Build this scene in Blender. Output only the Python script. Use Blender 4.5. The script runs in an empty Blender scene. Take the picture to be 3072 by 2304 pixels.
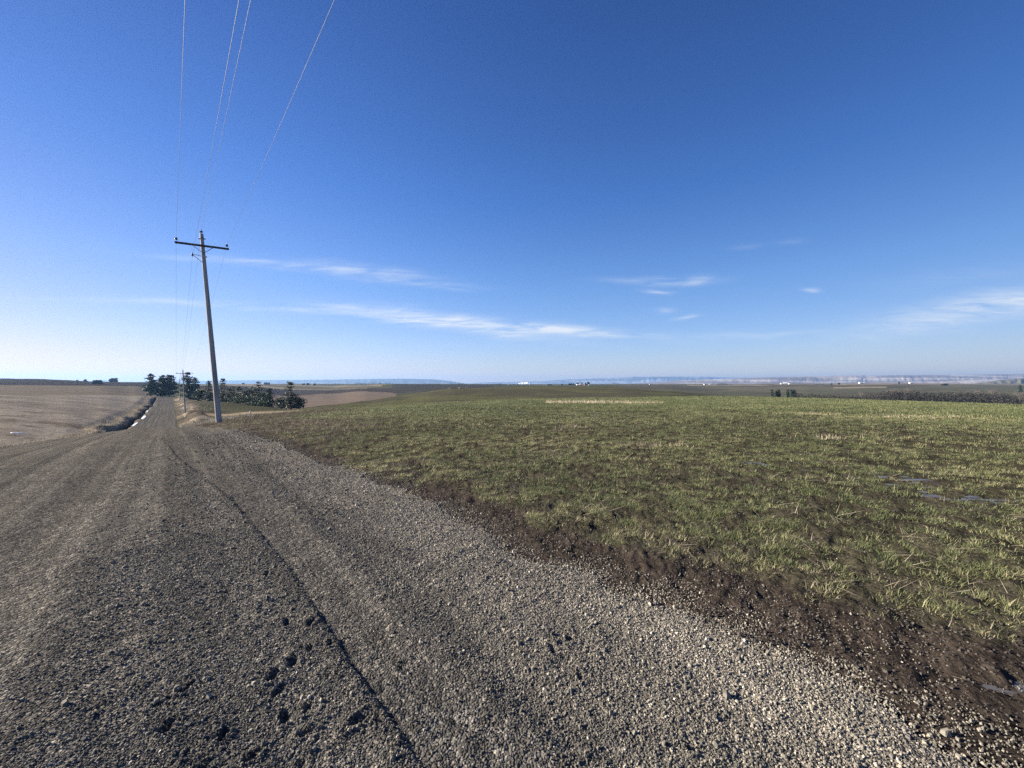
import bpy, math, random
import numpy as np
from mathutils import Vector, Matrix

R = math.radians
rng = np.random.default_rng(7)
random.seed(7)
SC = bpy.context.scene
COL = SC.collection

# ------------------------------------------------------------------ camera, world, sun, exposure
EYE = 1.6                       # eye height over the gravel, metres
FPX = 1152.0                    # focal length in photo pixels (photo 3072 wide)
cam_d = bpy.data.cameras.new("camera")
cam_d.sensor_width = 36.0
cam_d.lens = 36.0 * FPX / 3072.0
cam_d.clip_start = 0.05
cam_d.clip_end = 60000
cam = bpy.data.objects.new("camera", cam_d)
cam.location = (0, 0, EYE)
cam.rotation_euler = (R(90), 0, 0)
COL.objects.link(cam)
SC.camera = cam

SUN_AZ, SUN_EL = -85.0, 21.0    # degrees from the view axis (negative = to the left), and above the horizon
world = bpy.data.worlds.new("World")
SC.world = world
world.use_nodes = True
SC.view_settings.view_transform = 'Standard'
SC.view_settings.look = 'None'
SC.view_settings.exposure = 1.5
SC.view_settings.gamma = 1.0
SC.cycles.max_bounces = 6
SC.cycles.diffuse_bounces = 2
SC.cycles.glossy_bounces = 2
SC.cycles.transmission_bounces = 2
SC.cycles.transparent_max_bounces = 4
SC.cycles.volume_bounces = 0
SC.cycles.use_denoising = False
SC.cycles.denoiser = 'OPENIMAGEDENOISE'
SC.cycles.denoising_input_passes = 'RGB_ALBEDO_NORMAL'
SC.cycles.denoising_prefilter = 'ACCURATE'
SC.cycles.use_adaptive_sampling = False


def build_world():
    nt = world.node_tree
    N, L = nt.nodes, nt.links
    N.clear()
    out = N.new('ShaderNodeOutputWorld')
    bg = N.new('ShaderNodeBackground')
    bg.inputs['Strength'].default_value = 0.062
    sky = N.new('ShaderNodeTexSky')
    sky.sky_type = 'NISHITA'
    sky.sun_disc = False
    sky.sun_elevation = R(SUN_EL)
    sky.sun_rotation = R(SUN_AZ)
    sky.altitude = 800
    sky.air_density = 1.0
    sky.dust_density = 0.3
    sky.ozone_density = 5.0

    def m(op, a, b=None, c=None):
        n = N.new('ShaderNodeMath')
        n.operation = op
        for i, x in enumerate((a, b, c)):
            if x is None:
                continue
            if isinstance(x, (int, float)):
                n.inputs[i].default_value = x
            else:
                L.new(x, n.inputs[i])
        return n.outputs[0]
    # deeper blue overhead than the model gives, as over dry high ground
    tc0 = N.new('ShaderNodeTexCoord')
    sp0 = N.new('ShaderNodeSeparateXYZ')
    L.new(tc0.outputs['Generated'], sp0.inputs[0])
    deep = N.new('ShaderNodeValToRGB')
    el = deep.color_ramp.elements
    stops = [(0, (1.14, .86, .88)), (.06, (1.20, .93, .93)), (.10, (1.18, .98, 1.02)), (.24, (.96, 1.0, 1.14)), (.43, (.60, .83, 1.17)), (.69, (.40, .60, .94)), (1, (.32, .52, .85))]
    while len(el) < len(stops):
        el.new(.5)
    for k, (p_, c_) in enumerate(stops):
        deep.color_ramp.elements[k].position = p_
        deep.color_ramp.elements[k].color = (*[q / 1.25 for q in c_], 1)
    L.new(sp0.outputs[2], deep.inputs[0])
    # the blue deepens away from the middle of the arc, and warms towards the sun
    x0 = sp0.outputs[0]
    side = N.new('ShaderNodeCombineColor')
    gb = m('MULTIPLY_ADD', m('MULTIPLY', x0, x0), -.5 * 1.25, 1.25)
    L.new(m('MULTIPLY_ADD', m('MULTIPLY', x0, x0), -.40 * 1.25, m('MULTIPLY_ADD', x0, -.10 * 1.25, 1.25)), side.inputs[0])
    L.new(gb, side.inputs[1])
    L.new(gb, side.inputs[2])
    hs0 = N.new('ShaderNodeMix')
    hs = N.new('ShaderNodeMix')
    for h_ in (hs0, hs):
        h_.data_type = 'RGBA'
        h_.blend_type = 'MULTIPLY'
        h_.inputs['Factor'].default_value = 1.0
    L.new(sky.outputs[0], hs0.inputs['A'])
    L.new(deep.outputs[0], hs0.inputs['B'])
    L.new(hs0.outputs['Result'], hs.inputs['A'])
    L.new(side.outputs[0], hs.inputs['B'])
    # thin cirrus: streaks placed by direction in the sky (tangent of azimuth and of elevation from north)
    tc = N.new('ShaderNodeTexCoord')
    sp = N.new('ShaderNodeSeparateXYZ')
    L.new(tc.outputs['Generated'], sp.inputs[0])
    y = m('MAXIMUM', sp.outputs[1], 0.02)
    gx = m('DIVIDE', sp.outputs[0], y)
    gz = m('DIVIDE', sp.outputs[2], y)
    co = N.new('ShaderNodeCombineXYZ')
    L.new(gx, co.inputs[0])
    L.new(gz, co.inputs[1])
    mp = N.new('ShaderNodeMapping')
    mp.inputs['Scale'].default_value = (6.5, 55.0, 1)
    mp.inputs['Rotation'].default_value = (0, 0, R(4))
    L.new(co.outputs[0], mp.inputs[0])
    nz = N.new('ShaderNodeTexNoise')
    nz.inputs['Scale'].default_value = 1.0
    nz.inputs['Detail'].default_value = 9
    nz.inputs['Roughness'].default_value = 0.62
    nz.inputs['Distortion'].default_value = 0.7
    L.new(mp.outputs[0], nz.inputs[0])
    mp2 = N.new('ShaderNodeMapping')
    mp2.inputs['Scale'].default_value = (2.2, 9.0, 1)
    L.new(co.outputs[0], mp2.inputs[0])
    warp = N.new('ShaderNodeTexNoise')
    warp.inputs['Scale'].default_value = 1.6
    warp.inputs['Detail'].default_value = 3
    L.new(mp2.outputs[0], warp.inputs[0])
    wz = m('MULTIPLY_ADD', warp.outputs[0], 0.05, -0.025)
    gzw = m('ADD', gz, wz)
    streaks = [  # px, py, half length, half thickness, tilt in degrees (down to the right), strength
        (870, 932, 120, 10, 1, .55), (1090, 928, 170, 17, 3, .75), (1350, 966, 270, 22, 8, 1.15), (1650, 992, 250, 16, 4, 1.15),
        (820, 792, 280, 12, 4, .42), (1080, 814, 200, 15, 6, .55), (1230, 842, 150, 11, 4, .42), (1345, 866, 60, 7, 2, .28),
        (1985, 842, 130, 10, -1, .55), (2085, 838, 45, 13, -8, .65), (1968, 870, 42, 6, 2, .45),
        (1998, 929, 26, 9, 0, .4), (2058, 951, 34, 5, -6, .6), (2437, 875, 26, 5, -3, .55),
        (2960, 922, 360, 42, -11, .72), (480, 904, 220, 10, 2, .38), (250, 892, 220, 8, 2, .18),
        (2240, 736, 50, 10, -6, .09), (2370, 724, 45, 8, -3, .08), (560, 770, 120, 9, 3, .15),
        (2300, 1003, 300, 9, -1, .22), (2900, 830, 250, 30, -4, .08)]
    tot = None
    for (px, py, hl, ht, an, st) in streaks:
        cx, cz = (px - 1536) / FPX, (1152 - py) / FPX
        c, s = math.cos(R(an)), math.sin(R(an))
        dx = m('SUBTRACT', gx, cx)
        dz = m('SUBTRACT', gzw, cz)
        a = m('MULTIPLY_ADD', dz, -s * FPX / hl, m('MULTIPLY', dx, c * FPX / hl))
        b = m('MULTIPLY_ADD', dx, s * FPX / ht, m('MULTIPLY', dz, c * FPX / ht))
        q = m('MULTIPLY_ADD', a, a, m('MULTIPLY', b, b))
        g = m('MULTIPLY', m('EXPONENT', m('MULTIPLY', q, -1.0)), st)
        tot = g if tot is None else m('MAXIMUM', tot, g)
    ns = N.new('ShaderNodeMapRange')
    ns.inputs['From Min'].default_value = 0.30
    ns.inputs['From Max'].default_value = 0.68
    L.new(nz.outputs[0], ns.inputs['Value'])
    cov = m('MULTIPLY', tot, ns.outputs[0])
    cov = m('MINIMUM', m('MULTIPLY', cov, 1.15), 0.9)
    front = m('GREATER_THAN', sp.outputs[1], 0.03)
    cov = m('MULTIPLY', cov, front)
    mx = N.new('ShaderNodeMix')
    mx.data_type = 'RGBA'
    L.new(cov, mx.inputs['Factor'])
    L.new(hs.outputs['Result'], mx.inputs['A'])
    mx.inputs['B'].default_value = (4.9, 5.2, 5.6, 1)
    L.new(mx.outputs['Result'], bg.inputs['Color'])
    L.new(bg.outputs[0], out.inputs[0])


build_world()
sun_d = bpy.data.lights.new("sun", 'SUN')
sun_d.energy = 5.0
sun_d.angle = R(0.53)
sun_d.color = (1.0, 0.90, 0.74)
sun = bpy.data.objects.new("sun", sun_d)
sv = Vector((math.sin(R(SUN_AZ)) * math.cos(R(SUN_EL)), math.cos(R(SUN_AZ)) * math.cos(R(SUN_EL)), math.sin(R(SUN_EL))))
sun.rotation_euler = sv.to_track_quat('Z', 'Y').to_euler()
sun.location = (-40, 20, 40)
COL.objects.link(sun)

HAZE_DENSITY = 1.0e-4


# ------------------------------------------------------------------ helpers
def put(name, me, mat=None, parent=None, loc=None, rot=None):
    o = bpy.data.objects.new(name, me)
    COL.objects.link(o)
    if mat is not None and me is not None:
        me.materials.append(mat)
    if parent is not None:
        o.parent = parent
    if loc is not None:
        o.location = loc
    if rot is not None:
        o.rotation_euler = rot
    return o


def tag(o, label=None, cat=None, group=None, kind=None):
    for k, v in (('label', label), ('category', cat), ('group', group), ('kind', kind)):
        if v:
            o[k] = v
    return o


def empty(name, loc, rz=0.0):
    o = bpy.data.objects.new(name, None)
    o.empty_display_size = 0.2
    o.location = loc
    o.rotation_euler = (0, 0, rz)
    COL.objects.link(o)
    return o


def np_mesh(name, V, F, smooth=False, attrs=None):
    """V (n,3); F (m,k) int array, or (loops, starts, totals)."""
    me = bpy.data.meshes.new(name)
    V = np.ascontiguousarray(V, np.float32)
    if isinstance(F, tuple):
        loops, starts, totals = F
    else:
        m_, k_ = F.shape
        loops, starts, totals = F.ravel(), np.arange(m_) * k_, np.full(m_, k_)
    me.vertices.add(len(V))
    me.vertices.foreach_set('co', V.ravel())
    me.loops.add(len(loops))
    me.loops.foreach_set('vertex_index', np.ascontiguousarray(loops, np.int32))
    me.polygons.add(len(starts))
    me.polygons.foreach_set('loop_start', np.ascontiguousarray(starts, np.int32))
    me.polygons.foreach_set('loop_total', np.ascontiguousarray(totals, np.int32))
    me.polygons.foreach_set('use_smooth', np.full(len(starts), smooth, bool))
    for an, (typ, arr) in (attrs or {}).items():
        at = me.attributes.new(an, typ, 'POINT')
        if typ == 'FLOAT':
            at.data.foreach_set('value', np.ascontiguousarray(arr, np.float32))
        elif typ == 'FLOAT_COLOR':
            at.data.foreach_set('color', np.ascontiguousarray(arr, np.float32).ravel())
    me.update(calc_edges=True)
    return me


class MB:
    def __init__(self):
        self.v, self.f = [], []

    def add(self, vs, fs):
        b = len(self.v)
        self.v += [tuple(x) for x in vs]
        self.f += [tuple(i + b for i in f) for f in fs]

    def box(self, c, s, M=None):
        c = Vector(c)
        vs = [c + Vector((x * s[0] / 2, y * s[1] / 2, z * s[2] / 2)) for x in (-1, 1) for y in (-1, 1) for z in (-1, 1)]
        if M is not None:
            vs = [M @ v for v in vs]
        self.add(vs, [(0, 1, 3, 2), (4, 6, 7, 5), (0, 4, 5, 1), (2, 3, 7, 6), (0, 2, 6, 4), (1, 5, 7, 3)])

    def tube(self, pts, rads, n=8, cap=True):
        pts = [Vector(p) for p in pts]
        rings = []
        for i, p in enumerate(pts):
            d = (pts[min(i + 1, len(pts) - 1)] - pts[max(i - 1, 0)]).normalized()
            a = d.orthogonal().normalized() if abs(d.z) > .95 else d.cross(Vector((0, 0, 1))).normalized()
            b = d.cross(a).normalized()
            r = rads[i] if hasattr(rads, '__len__') else rads
            rings.append([p + (a * math.cos(2 * math.pi * k / n) + b * math.sin(2 * math.pi * k / n)) * r for k in range(n)])
        vs = [v for rg in rings for v in rg]
        fs = [(i * n + k, i * n + (k + 1) % n, (i + 1) * n + (k + 1) % n, (i + 1) * n + k) for i in range(len(pts) - 1) for k in range(n)]
        if cap:
            fs += [tuple(reversed(range(n))), tuple((len(pts) - 1) * n + k for k in range(n))]
        self.add(vs, fs)

    def lathe(self, prof, c, n=16):
        c = Vector(c)
        vs = [c + Vector((r * math.cos(2 * math.pi * k / n), r * math.sin(2 * math.pi * k / n), z)) for (r, z) in prof for k in range(n)]
        fs = [(i * n + k, i * n + (k + 1) % n, (i + 1) * n + (k + 1) % n, (i + 1) * n + k) for i in range(len(prof) - 1) for k in range(n)]
        fs += [tuple(reversed(range(n))), tuple((len(prof) - 1) * n + k for k in range(n))]
        self.add(vs, fs)

    def build(self, name, mat, parent=None, smooth=False, loc=None):
        me = bpy.data.meshes.new(name)
        me.from_pydata(self.v, [], self.f)
        if smooth:
            me.polygons.foreach_set('use_smooth', [True] * len(me.polygons))
        me.update()
        return put(name, me, mat, parent, loc)


def hash2(ix, iy, seed):
    h = (ix.astype(np.int64) * 374761393 + iy.astype(np.int64) * 668265263 + seed * 1274126177) & 0xffffffff
    h = ((h ^ (h >> 13)) * 1274126177) & 0xffffffff
    h = h ^ (h >> 16)
    return (h & 0xffffff) / float(0xffffff)


def vnoise(x, y, seed=0):
    ix, iy = np.floor(x), np.floor(y)
    fx, fy = x - ix, y - iy
    fx, fy = fx * fx * (3 - 2 * fx), fy * fy * (3 - 2 * fy)
    a, b = hash2(ix, iy, seed), hash2(ix + 1, iy, seed)
    c, d = hash2(ix, iy + 1, seed), hash2(ix + 1, iy + 1, seed)
    return (a + (b - a) * fx) * (1 - fy) + (c + (d - c) * fx) * fy


def fbm(x, y, seed=0, octv=4):
    s, a, t = 0.0, 1.0, 0.0
    for k in range(octv):
        s = s + a * vnoise(x * 2 ** k + 17.3 * k, y * 2 ** k - 9.1 * k, seed + k)
        t += a
        a *= .5
    return s / t


def sstep(a, b, x):
    t = np.clip((x - a) / (b - a), 0, 1)
    return t * t * (3 - 2 * t)


def pchip_rows(X, Y, x):
    """monotone cubic through the knots of every row: X, Y (n,k), x (n,)."""
    h = np.diff(X, axis=1)
    d = np.diff(Y, axis=1) / h
    m_ = np.zeros_like(X)
    w1, w2 = 2 * h[:, 1:] + h[:, :-1], h[:, 1:] + 2 * h[:, :-1]
    prod = d[:, :-1] * d[:, 1:]
    with np.errstate(divide='ignore', invalid='ignore'):
        hm = (w1 + w2) / (w1 / d[:, :-1] + w2 / d[:, 1:])
    m_[:, 1:-1] = np.where(prod > 0, hm, 0)
    m_[:, 0], m_[:, -1] = d[:, 0], d[:, -1]
    i = np.clip((x[:, None] >= X).sum(1) - 1, 0, X.shape[1] - 2)
    r = np.arange(len(x))
    hh = h[r, i]
    t = np.clip((x - X[r, i]) / hh, 0, 1)
    t2, t3 = t * t, t * t * t
    return (Y[r, i] * (2 * t3 - 3 * t2 + 1) + hh * m_[r, i] * (t3 - 2 * t2 + t) + Y[r, i + 1] * (3 * t2 - 2 * t3) + hh * m_[r, i + 1] * (t3 - t2))


# ------------------------------------------------------------------ the lie of the land
# road frame: u along the road, v across it to the right of the walker
SA, CA = 0.664, 0.748


def uv_of(x, y):
    return -SA * x + CA * y, CA * x + SA * y


def xy_of(u, v):
    return -SA * u + CA * v, CA * u + SA * v


def Z(Y, py):
    return (1152 - py) / FPX * Y


# survey of the land: bearing of a section (as photo column), then (distance, height over the eye) of its brows and hollows
SECT = [
    (0,    [(8, -1.76), (16.2, Z(16.2, 1345)), (35, -5.6), (75, -5.7), (150, Z(150, 1186)), (190, -6), (330, Z(330, 1157)), (700, Z(700, 1138)), (1500, -4)]),
    (190,  [(9, -1.76), (20, Z(20, 1316)), (42, -6.2), (85, -6.3), (170, Z(170, 1186)), (210, -6.5), (340, Z(340, 1157)), (720, Z(720, 1141)), (1500, -4)]),
    (300,  [(10, -1.76), (23, Z(23, 1299)), (50, -7.0), (100, -7.0), (190, Z(190, 1186)), (230, -7), (350, Z(350, 1158)), (750, Z(750, 1147)), (1500, -3)]),
    (400,  [(11, -1.76), (25, Z(25, 1287)), (72, -8.2), (120, -8.0), (215, Z(215, 1188)), (260, -8), (400, Z(400, 1160)), (750, Z(750, 1147)), (1500, -3)]),
    (500,  [(11, -1.75), (25, Z(25, 1284)), (75, -8.2), (130, -8.5), (235, -8.1), (290, -10), (420, -7), (750, Z(750, 1148)), (1500, -3)]),
    (530,  [(11, -1.75), (25, Z(25, 1283)), (72, -7.9), (125, -8.2), (225, -8.1), (290, -11), (420, -7), (770, Z(770, 1150)), (1500, -3)]),
    (600,  [(11, -1.75), (26.5, Z(26.5, 1276)), (60, -6.3), (110, -7.1), (168, Z(168, 1202)), (220, -13), (420, Z(420, 1168)), (800, Z(800, 1155)), (1500, -2)]),
    (680,  [(12, -1.75), (30, Z(30, 1262)), (64, -6.0), (108, Z(108, 1231)), (152, Z(152, 1207)), (220, -14), (450, Z(450, 1170)), (900, Z(900, 1153)), (1600, -2)]),
    (750,  [(13, -1.75), (36, Z(36, 1250)), (70, -5.9), (106, Z(106, 1229)), (140, Z(140, 1215)), (200, -16), (480, Z(480, 1172)), (900, Z(900, 1153)), (1600, -2)]),
    (870,  [(14, -1.75), (42, Z(42, 1236)), (75, -5.6), (100, Z(100, 1231)), (118, Z(118, 1228.5)), (190, -17), (500, Z(500, 1183)), (950, Z(950, 1155)), (1600, 0)]),
    (1000, [(14, -1.72), (50, Z(50, 1227)), (80, -5.6), (112, Z(112, 1218)), (130, Z(130, 1214)), (220, -15.5), (500, Z(500, 1181)), (1000, Z(1000, 1157)), (1700, 0)]),
    (1100, [(14, -1.70), (55, Z(55, 1221)), (90, -6.2), (138, Z(138, 1203.5)), (152, Z(152, 1201)), (240, -14), (450, Z(450, 1177)), (900, Z(900, 1156)), (1700, 0)]),
    (1200, [(14, -1.68), (60, Z(60, 1215)), (95, -6.1), (163, Z(163, 1189)), (180, Z(180, 1187)), (280, -13), (420, Z(420, 1180)), (700, Z(700, 1155)), (1700, 0)]),
    (1360, [(14, -1.66), (68, Z(68, 1206)), (100, -5.5), (200, Z(200, 1168)), (222, Z(222, 1165.5)), (300, -8), (420, -7), (800, Z(800, 1155)), (1800, 0)]),
    (1600, [(14, -1.66), (75, Z(75, 1197)), (110, -4.75), (220, Z(220, 1163)), (265, Z(265, 1159)), (380, -6), (500, -6), (900, Z(900, 1158)), (1800, -1)]),
    (1860, [(14, -1.66), (80, Z(80, 1193)), (115, -4.8), (220, Z(220, 1166)), (265, Z(265, 1163)), (380, -8), (600, -6), (1000, Z(1000, 1154)), (1800, -1)]),
    (2000, [(14, -1.66), (85, Z(85, 1191)), (120, -4.7), (200, Z(200, 1175)), (235, Z(235, 1172)), (360, -10), (650, Z(650, 1163)), (1000, Z(1000, 1155)), (1900, -1)]),
    (2150, [(14, -1.66), (90, Z(90, 1189)), (125, -5.1), (180, Z(180, 1187)), (210, Z(210, 1187)), (330, -13), (600, Z(600, 1172)), (1100, Z(1100, 1157)), (2000, -1)]),
    (2400, [(14, -1.66), (85, Z(85, 1193.5)), (130, -9), (200, -13), (260, -13), (380, -14), (600, Z(600, 1174)), (1100, Z(1100, 1154.5)), (2200, 2)]),
    (2700, [(14, -1.66), (66, Z(66, 1203)), (120, -10), (200, -15), (260, -15), (380, -13), (600, Z(600, 1171)), (1100, Z(1100, 1153)), (2200, 3)]),
    (3072, [(14, -1.66), (48, Z(48, 1215)), (100, -10), (200, -15), (260, -15), (380, -12), (600, Z(600, 1172)), (1000, Z(1000, 1157)), (2500, 2)]),
]
_th, _R, _Z = [], [], []
for px, pts in SECT:
    t_ = math.atan((px - 1536) / FPX)
    _th.append(t_)
    rr = [0.4] + [p[0] / math.cos(t_) for p in pts] + [5200.0, 12000.0]
    _R.append(np.log(rr))
    _Z.append([-1.6] + [p[1] for p in pts] + [-14.0, -60.0])
_mid_R, _mid_Z = (_R[0] + _R[-1]) / 2, [(a + b) / 2 for a, b in zip(_Z[0], _Z[-1])]
_th = [-math.pi] + [_th[0] - .5] + _th + [_th[-1] + .5] + [math.pi]
_R = [_mid_R, _R[0]] + _R + [_R[-1], _mid_R]
_Z = [_mid_Z, _Z[0]] + _Z + [_Z[-1], _mid_Z]
_th, _R, _Z = np.array(_th), np.array(_R), np.array(_Z)
# road level along u
RU = np.array([-40, 0, 8, 16, 33, 60, 101, 140, 200, 270, 317, 345, 420.])
RZ = np.array([-1.6, -1.6, -1.65, -1.85, -2.86, -5.1, -8.2, -8.55, -8.8, -8.9, -8.1, -8.7, -11.])


def pchip1(X, Y, x):
    n = len(x)
    return pchip_rows(np.broadcast_to(X, (n, len(X))), np.broadcast_to(Y, (n, len(Y))), x)


def interp_theta(A, th):
    """smooth interpolation of the survey sections over the bearing"""
    i = np.clip(np.searchsorted(_th, th) - 1, 0, len(_th) - 2)
    t = (th - _th[i]) / (_th[i + 1] - _th[i])
    t = t * .35 + (t * t * (3 - 2 * t)) * .65
    return A[i] * (1 - t)[:, None] + A[i + 1] * t[:, None]


def ground_z(x, y):
    """height of the land (camera eye = EYE)"""
    x, y = np.atleast_1d(np.asarray(x, float)), np.atleast_1d(np.asarray(y, float))
    sh = x.shape
    x, y = x.ravel(), y.ravel()
    out = np.empty_like(x)
    for s in range(0, len(x), 200000):
        xs, ys = x[s:s + 200000], y[s:s + 200000]
        r = np.maximum(np.hypot(xs, ys), .41)
        th = np.arctan2(xs, ys)
        z = pchip_rows(interp_theta(_R, th), interp_theta(_Z, th), np.log(r))
        u, v = uv_of(xs, ys)
        # the road bed is level across beyond the dip
        zr = pchip1(RU, RZ, np.clip(u, -40, 420))
        w = sstep(45, 85, u) * (1 - sstep(345, 400, u))
        dv = np.maximum(np.maximum(-6.2 - v, v - 1.3), 0)
        z = z + (zr - z) * w * (1 - sstep(0, 5.0, dv))
        # ditch and bank along the field, rough shoulder along the poles
        wob = (fbm(u * .07, v * 0 + 3, 5, 3) - .5)
        vb = v + wob * 2.6
        wb = sstep(52, 75, u) * (1 - sstep(300, 325, u))
        z += wb * (-.55 * np.exp(-((vb + 6.5) / .55) ** 2) + (.48 + wob) * np.exp(-((vb + 7.7) / .85) ** 2))
        wp = sstep(40, 60, u) * (1 - sstep(290, 330, u))
        z += wp * (.75 + .9 * wob) * np.exp(-((v - 3.6) / 1.5) ** 2) * (.6 + .8 * fbm(u * .12, v * .3, 9, 2))
        # unevenness that grows with distance
        z += (fbm(xs * .9, ys * .9, 11, 3) - .5) * .05 * sstep(2.6, 5, np.abs(v - .2)) * sstep(2, 6, r)
        z += (fbm(xs * .02, ys * .02, 12, 4) - .5) * np.clip(r * .004, 0, 4) * sstep(60, 200, r)
        out[s:s + 200000] = z
    return out.reshape(sh) + EYE


def v_right(u):
    u = np.asarray(u, float)
    wob = (fbm(u * 1.1, u * 0 + 2, 141, 3) - .5) * .55 + (fbm(u * 5, u * 0 + 4, 142, 2) - .5) * .16
    return wob * (1 - sstep(20, 40, u)) + np.interp(u, [-20, 5, 11, 20, 31, 55, 90, 400], [2.68, 2.66, 2.46, 1.95, 1.4, 1.05, .95, .95])


V_LEFT = -5.7


def bearing_point(px, Y):
    x = (px - 1536) / FPX * Y
    return x, Y


def gz1(x, y):
    return float(ground_z(np.array([x]), np.array([y]))[0])


# hoof and boot holes in the loose gravel, where the ground is flat near the walker
HOLES = [(930, 1922, 1), (879, 1963, 1.1), (820, 1999, 1.2), (839, 2045, 1.1), (926, 2096, 1.1), (856, 2122, 1.15), (926, 2169, 1), (672, 2171, 1.1), (1079, 2141, 1.1),
         (871, 1763, .8), (860, 1844, .9), (935, 1848, 1), (799, 1704, 1), (765, 1670, .6), (739, 1687, .7), (708, 1638, .7), (693, 1721, .7), (761, 1725, .6), (684, 1753, .8),
         (1117, 1910, .7), (1202, 1986, .8), (1155, 1782, .7), (561, 2037, .9), (483, 2082, .8), (502, 2156, .9), (990, 1916, .6), (600, 2283, 1), (417, 2037, .7), (1130, 2147, .7),
         (1707, 1908, .9), (1658, 1944, .9), (2069, 2233, .7), (1739, 2025, .7), (640, 1530, .8), (690, 1545, .8), (620, 1590, .7), (705, 1600, .8), (735, 1560, .6), (660, 1640, .6),
         (780, 1830, .6), (1010, 2010, .5), (1250, 1930, .6), (1300, 2090, .6), (1460, 2150, .7), (1190, 2240, .6), (560, 1680, .5), (760, 2240, .8), (900, 2270, .8), (330, 2200, .6), (300, 2090, .6)]
HP = []
for (px, py, s) in HOLES:
    Y = EYE * FPX / (py - 1152)
    HP.append((*uv_of((px - 1536) / FPX * Y, Y), s * random.uniform(.75, 1.0), random.uniform(.1, 1.5)))


def road_micro(u, v):
    """ruts, tyre edge, holes and crumbs of the gravel surface, metres"""
    z = np.zeros_like(u)
    vt = np.interp(u, [-5, 4, 7, 9, 12, 16, 22, 40], [.80, .79, .66, .45, .12, -.15, -.35, -.5]) + (fbm(u * 1.1, u * 0, 21, 3) - .5) * .03
    fade = 1 - sstep(14, 24, u)
    d = v - vt
    z += fade * (.007 * np.exp(-((d + .05) / .05) ** 2) - .012 * sstep(-.014, .014, d) * (1 - sstep(.22, .40, d)) - .007 * np.exp(-((d - .012) / .013) ** 2)) * (.45 + .75 * fbm(u * 2.2, u * 0 + 8, 22, 2))
    z += -.013 * np.exp(-((v - 1.42 - .1 * (vnoise(u * .8, u * 0, 4) - .5)) / .13) ** 2) * (1 - sstep(8, 14, u))
    z += .010 * np.exp(-((v - 2.0) / .42) ** 2)
    for c, w_, a in ((-1.0, .26, .012), (-2.7, .3, .015), (-3.9, .22, .02), (-4.6, .2, -.02)):
        z += -a * np.exp(-((v - c - .12 * np.sin(u * .11 + c)) / w_) ** 2)
    coarse = sstep(-2.2, -.6, v)
    z += (fbm(u * 9, v * 9, 31, 3) - .5) * (.003 + .012 * coarse)
    z += (fbm(u * 26, v * 26, 33, 2) - .5) * (.003 + .008 * coarse)
    near = u < 12
    if near.any():
        un, vn = u[near], v[near]
        zz = np.zeros_like(un)
        for (hu, hv, s, an) in HP:
            du, dv = un - hu, vn - hv
            sel = (np.abs(du) < .4) & (np.abs(dv) < .4)
            if not sel.any():
                continue
            du, dv = du[sel], dv[sel]
            c, s_ = math.cos(an), math.sin(an)
            a, b = (du * c + dv * s_) / (.058 * s), (-du * s_ + dv * c) / (.026 * s)
            q = np.sqrt(a * a + b * b) + (fbm(un[sel] * 30, vn[sel] * 30, 41, 2) - .5) * .5
            zz[sel] += -.036 * min(s, 1.0) * (1 - sstep(.3, 1.25, q)) + .008 * np.exp(-((q - 1.5) / .35) ** 2)
        z[near] += zz
    return z


def surface_z(x, y):
    u, v = uv_of(x, y)
    z = ground_z(x, y)
    inside = (v > V_LEFT) & (v < v_right(u)) & (u > -12) & (u < 330)
    return z + np.where(inside, .006 + road_micro(u, v) * sstep(0, .25, v_right(u) - v), 0)


# ------------------------------------------------------------------ materials
def new_mat(name):
    m_ = bpy.data.materials.new(name)
    m_.use_nodes = True
    nt = m_.node_tree
    b = nt.nodes['Principled BSDF']
    b.inputs['Roughness'].default_value = .85
    b.inputs['Specular IOR Level'].default_value = .25
    return m_, nt.nodes, nt.links, b


def noise_node(N, L, vec, scale, detail=4, rough=.55, mscale=None):
    n = N.new('ShaderNodeTexNoise')
    n.inputs['Scale'].default_value = scale
    n.inputs['Detail'].default_value = detail
    n.inputs['Roughness'].default_value = rough
    if mscale:
        mp = N.new('ShaderNodeMapping')
        mp.inputs['Scale'].default_value = mscale
        L.new(vec, mp.inputs[0])
        vec = mp.outputs[0]
    L.new(vec, n.inputs['Vector'])
    return n.outputs[0]


def ramp(N, L, fac, stops):
    r = N.new('ShaderNodeValToRGB')
    el = r.color_ramp.elements
    while len(el) < len(stops):
        el.new(.5)
    for e, (p, c) in zip(el, stops):
        e.position = p
        e.color = (*c, 1)
    L.new(fac, r.inputs[0])
    return r.outputs[0]


def mix(N, L, f, a, b, blend='MIX'):
    n = N.new('ShaderNodeMix')
    n.data_type = 'RGBA'
    n.blend_type = blend
    for key, x in (('Factor', f), ('A', a), ('B', b)):
        if isinstance(x, (int, float)):
            n.inputs[key].default_value = x
        elif isinstance(x, tuple):
            n.inputs[key].default_value = (*x, 1)
        else:
            L.new(x, n.inputs[key])
    return n.outputs['Result']


def bump(N, L, b, height, strength, dist):
    n = N.new('ShaderNodeBump')
    n.inputs['Strength'].default_value = strength
    n.inputs['Distance'].default_value = dist
    L.new(height, n.inputs['Height'])
    L.new(n.outputs[0], b.inputs['Normal'])
    return n


def attr_node(N, name):
    n = N.new('ShaderNodeAttribute')
    n.attribute_name = name
    return n


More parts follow.
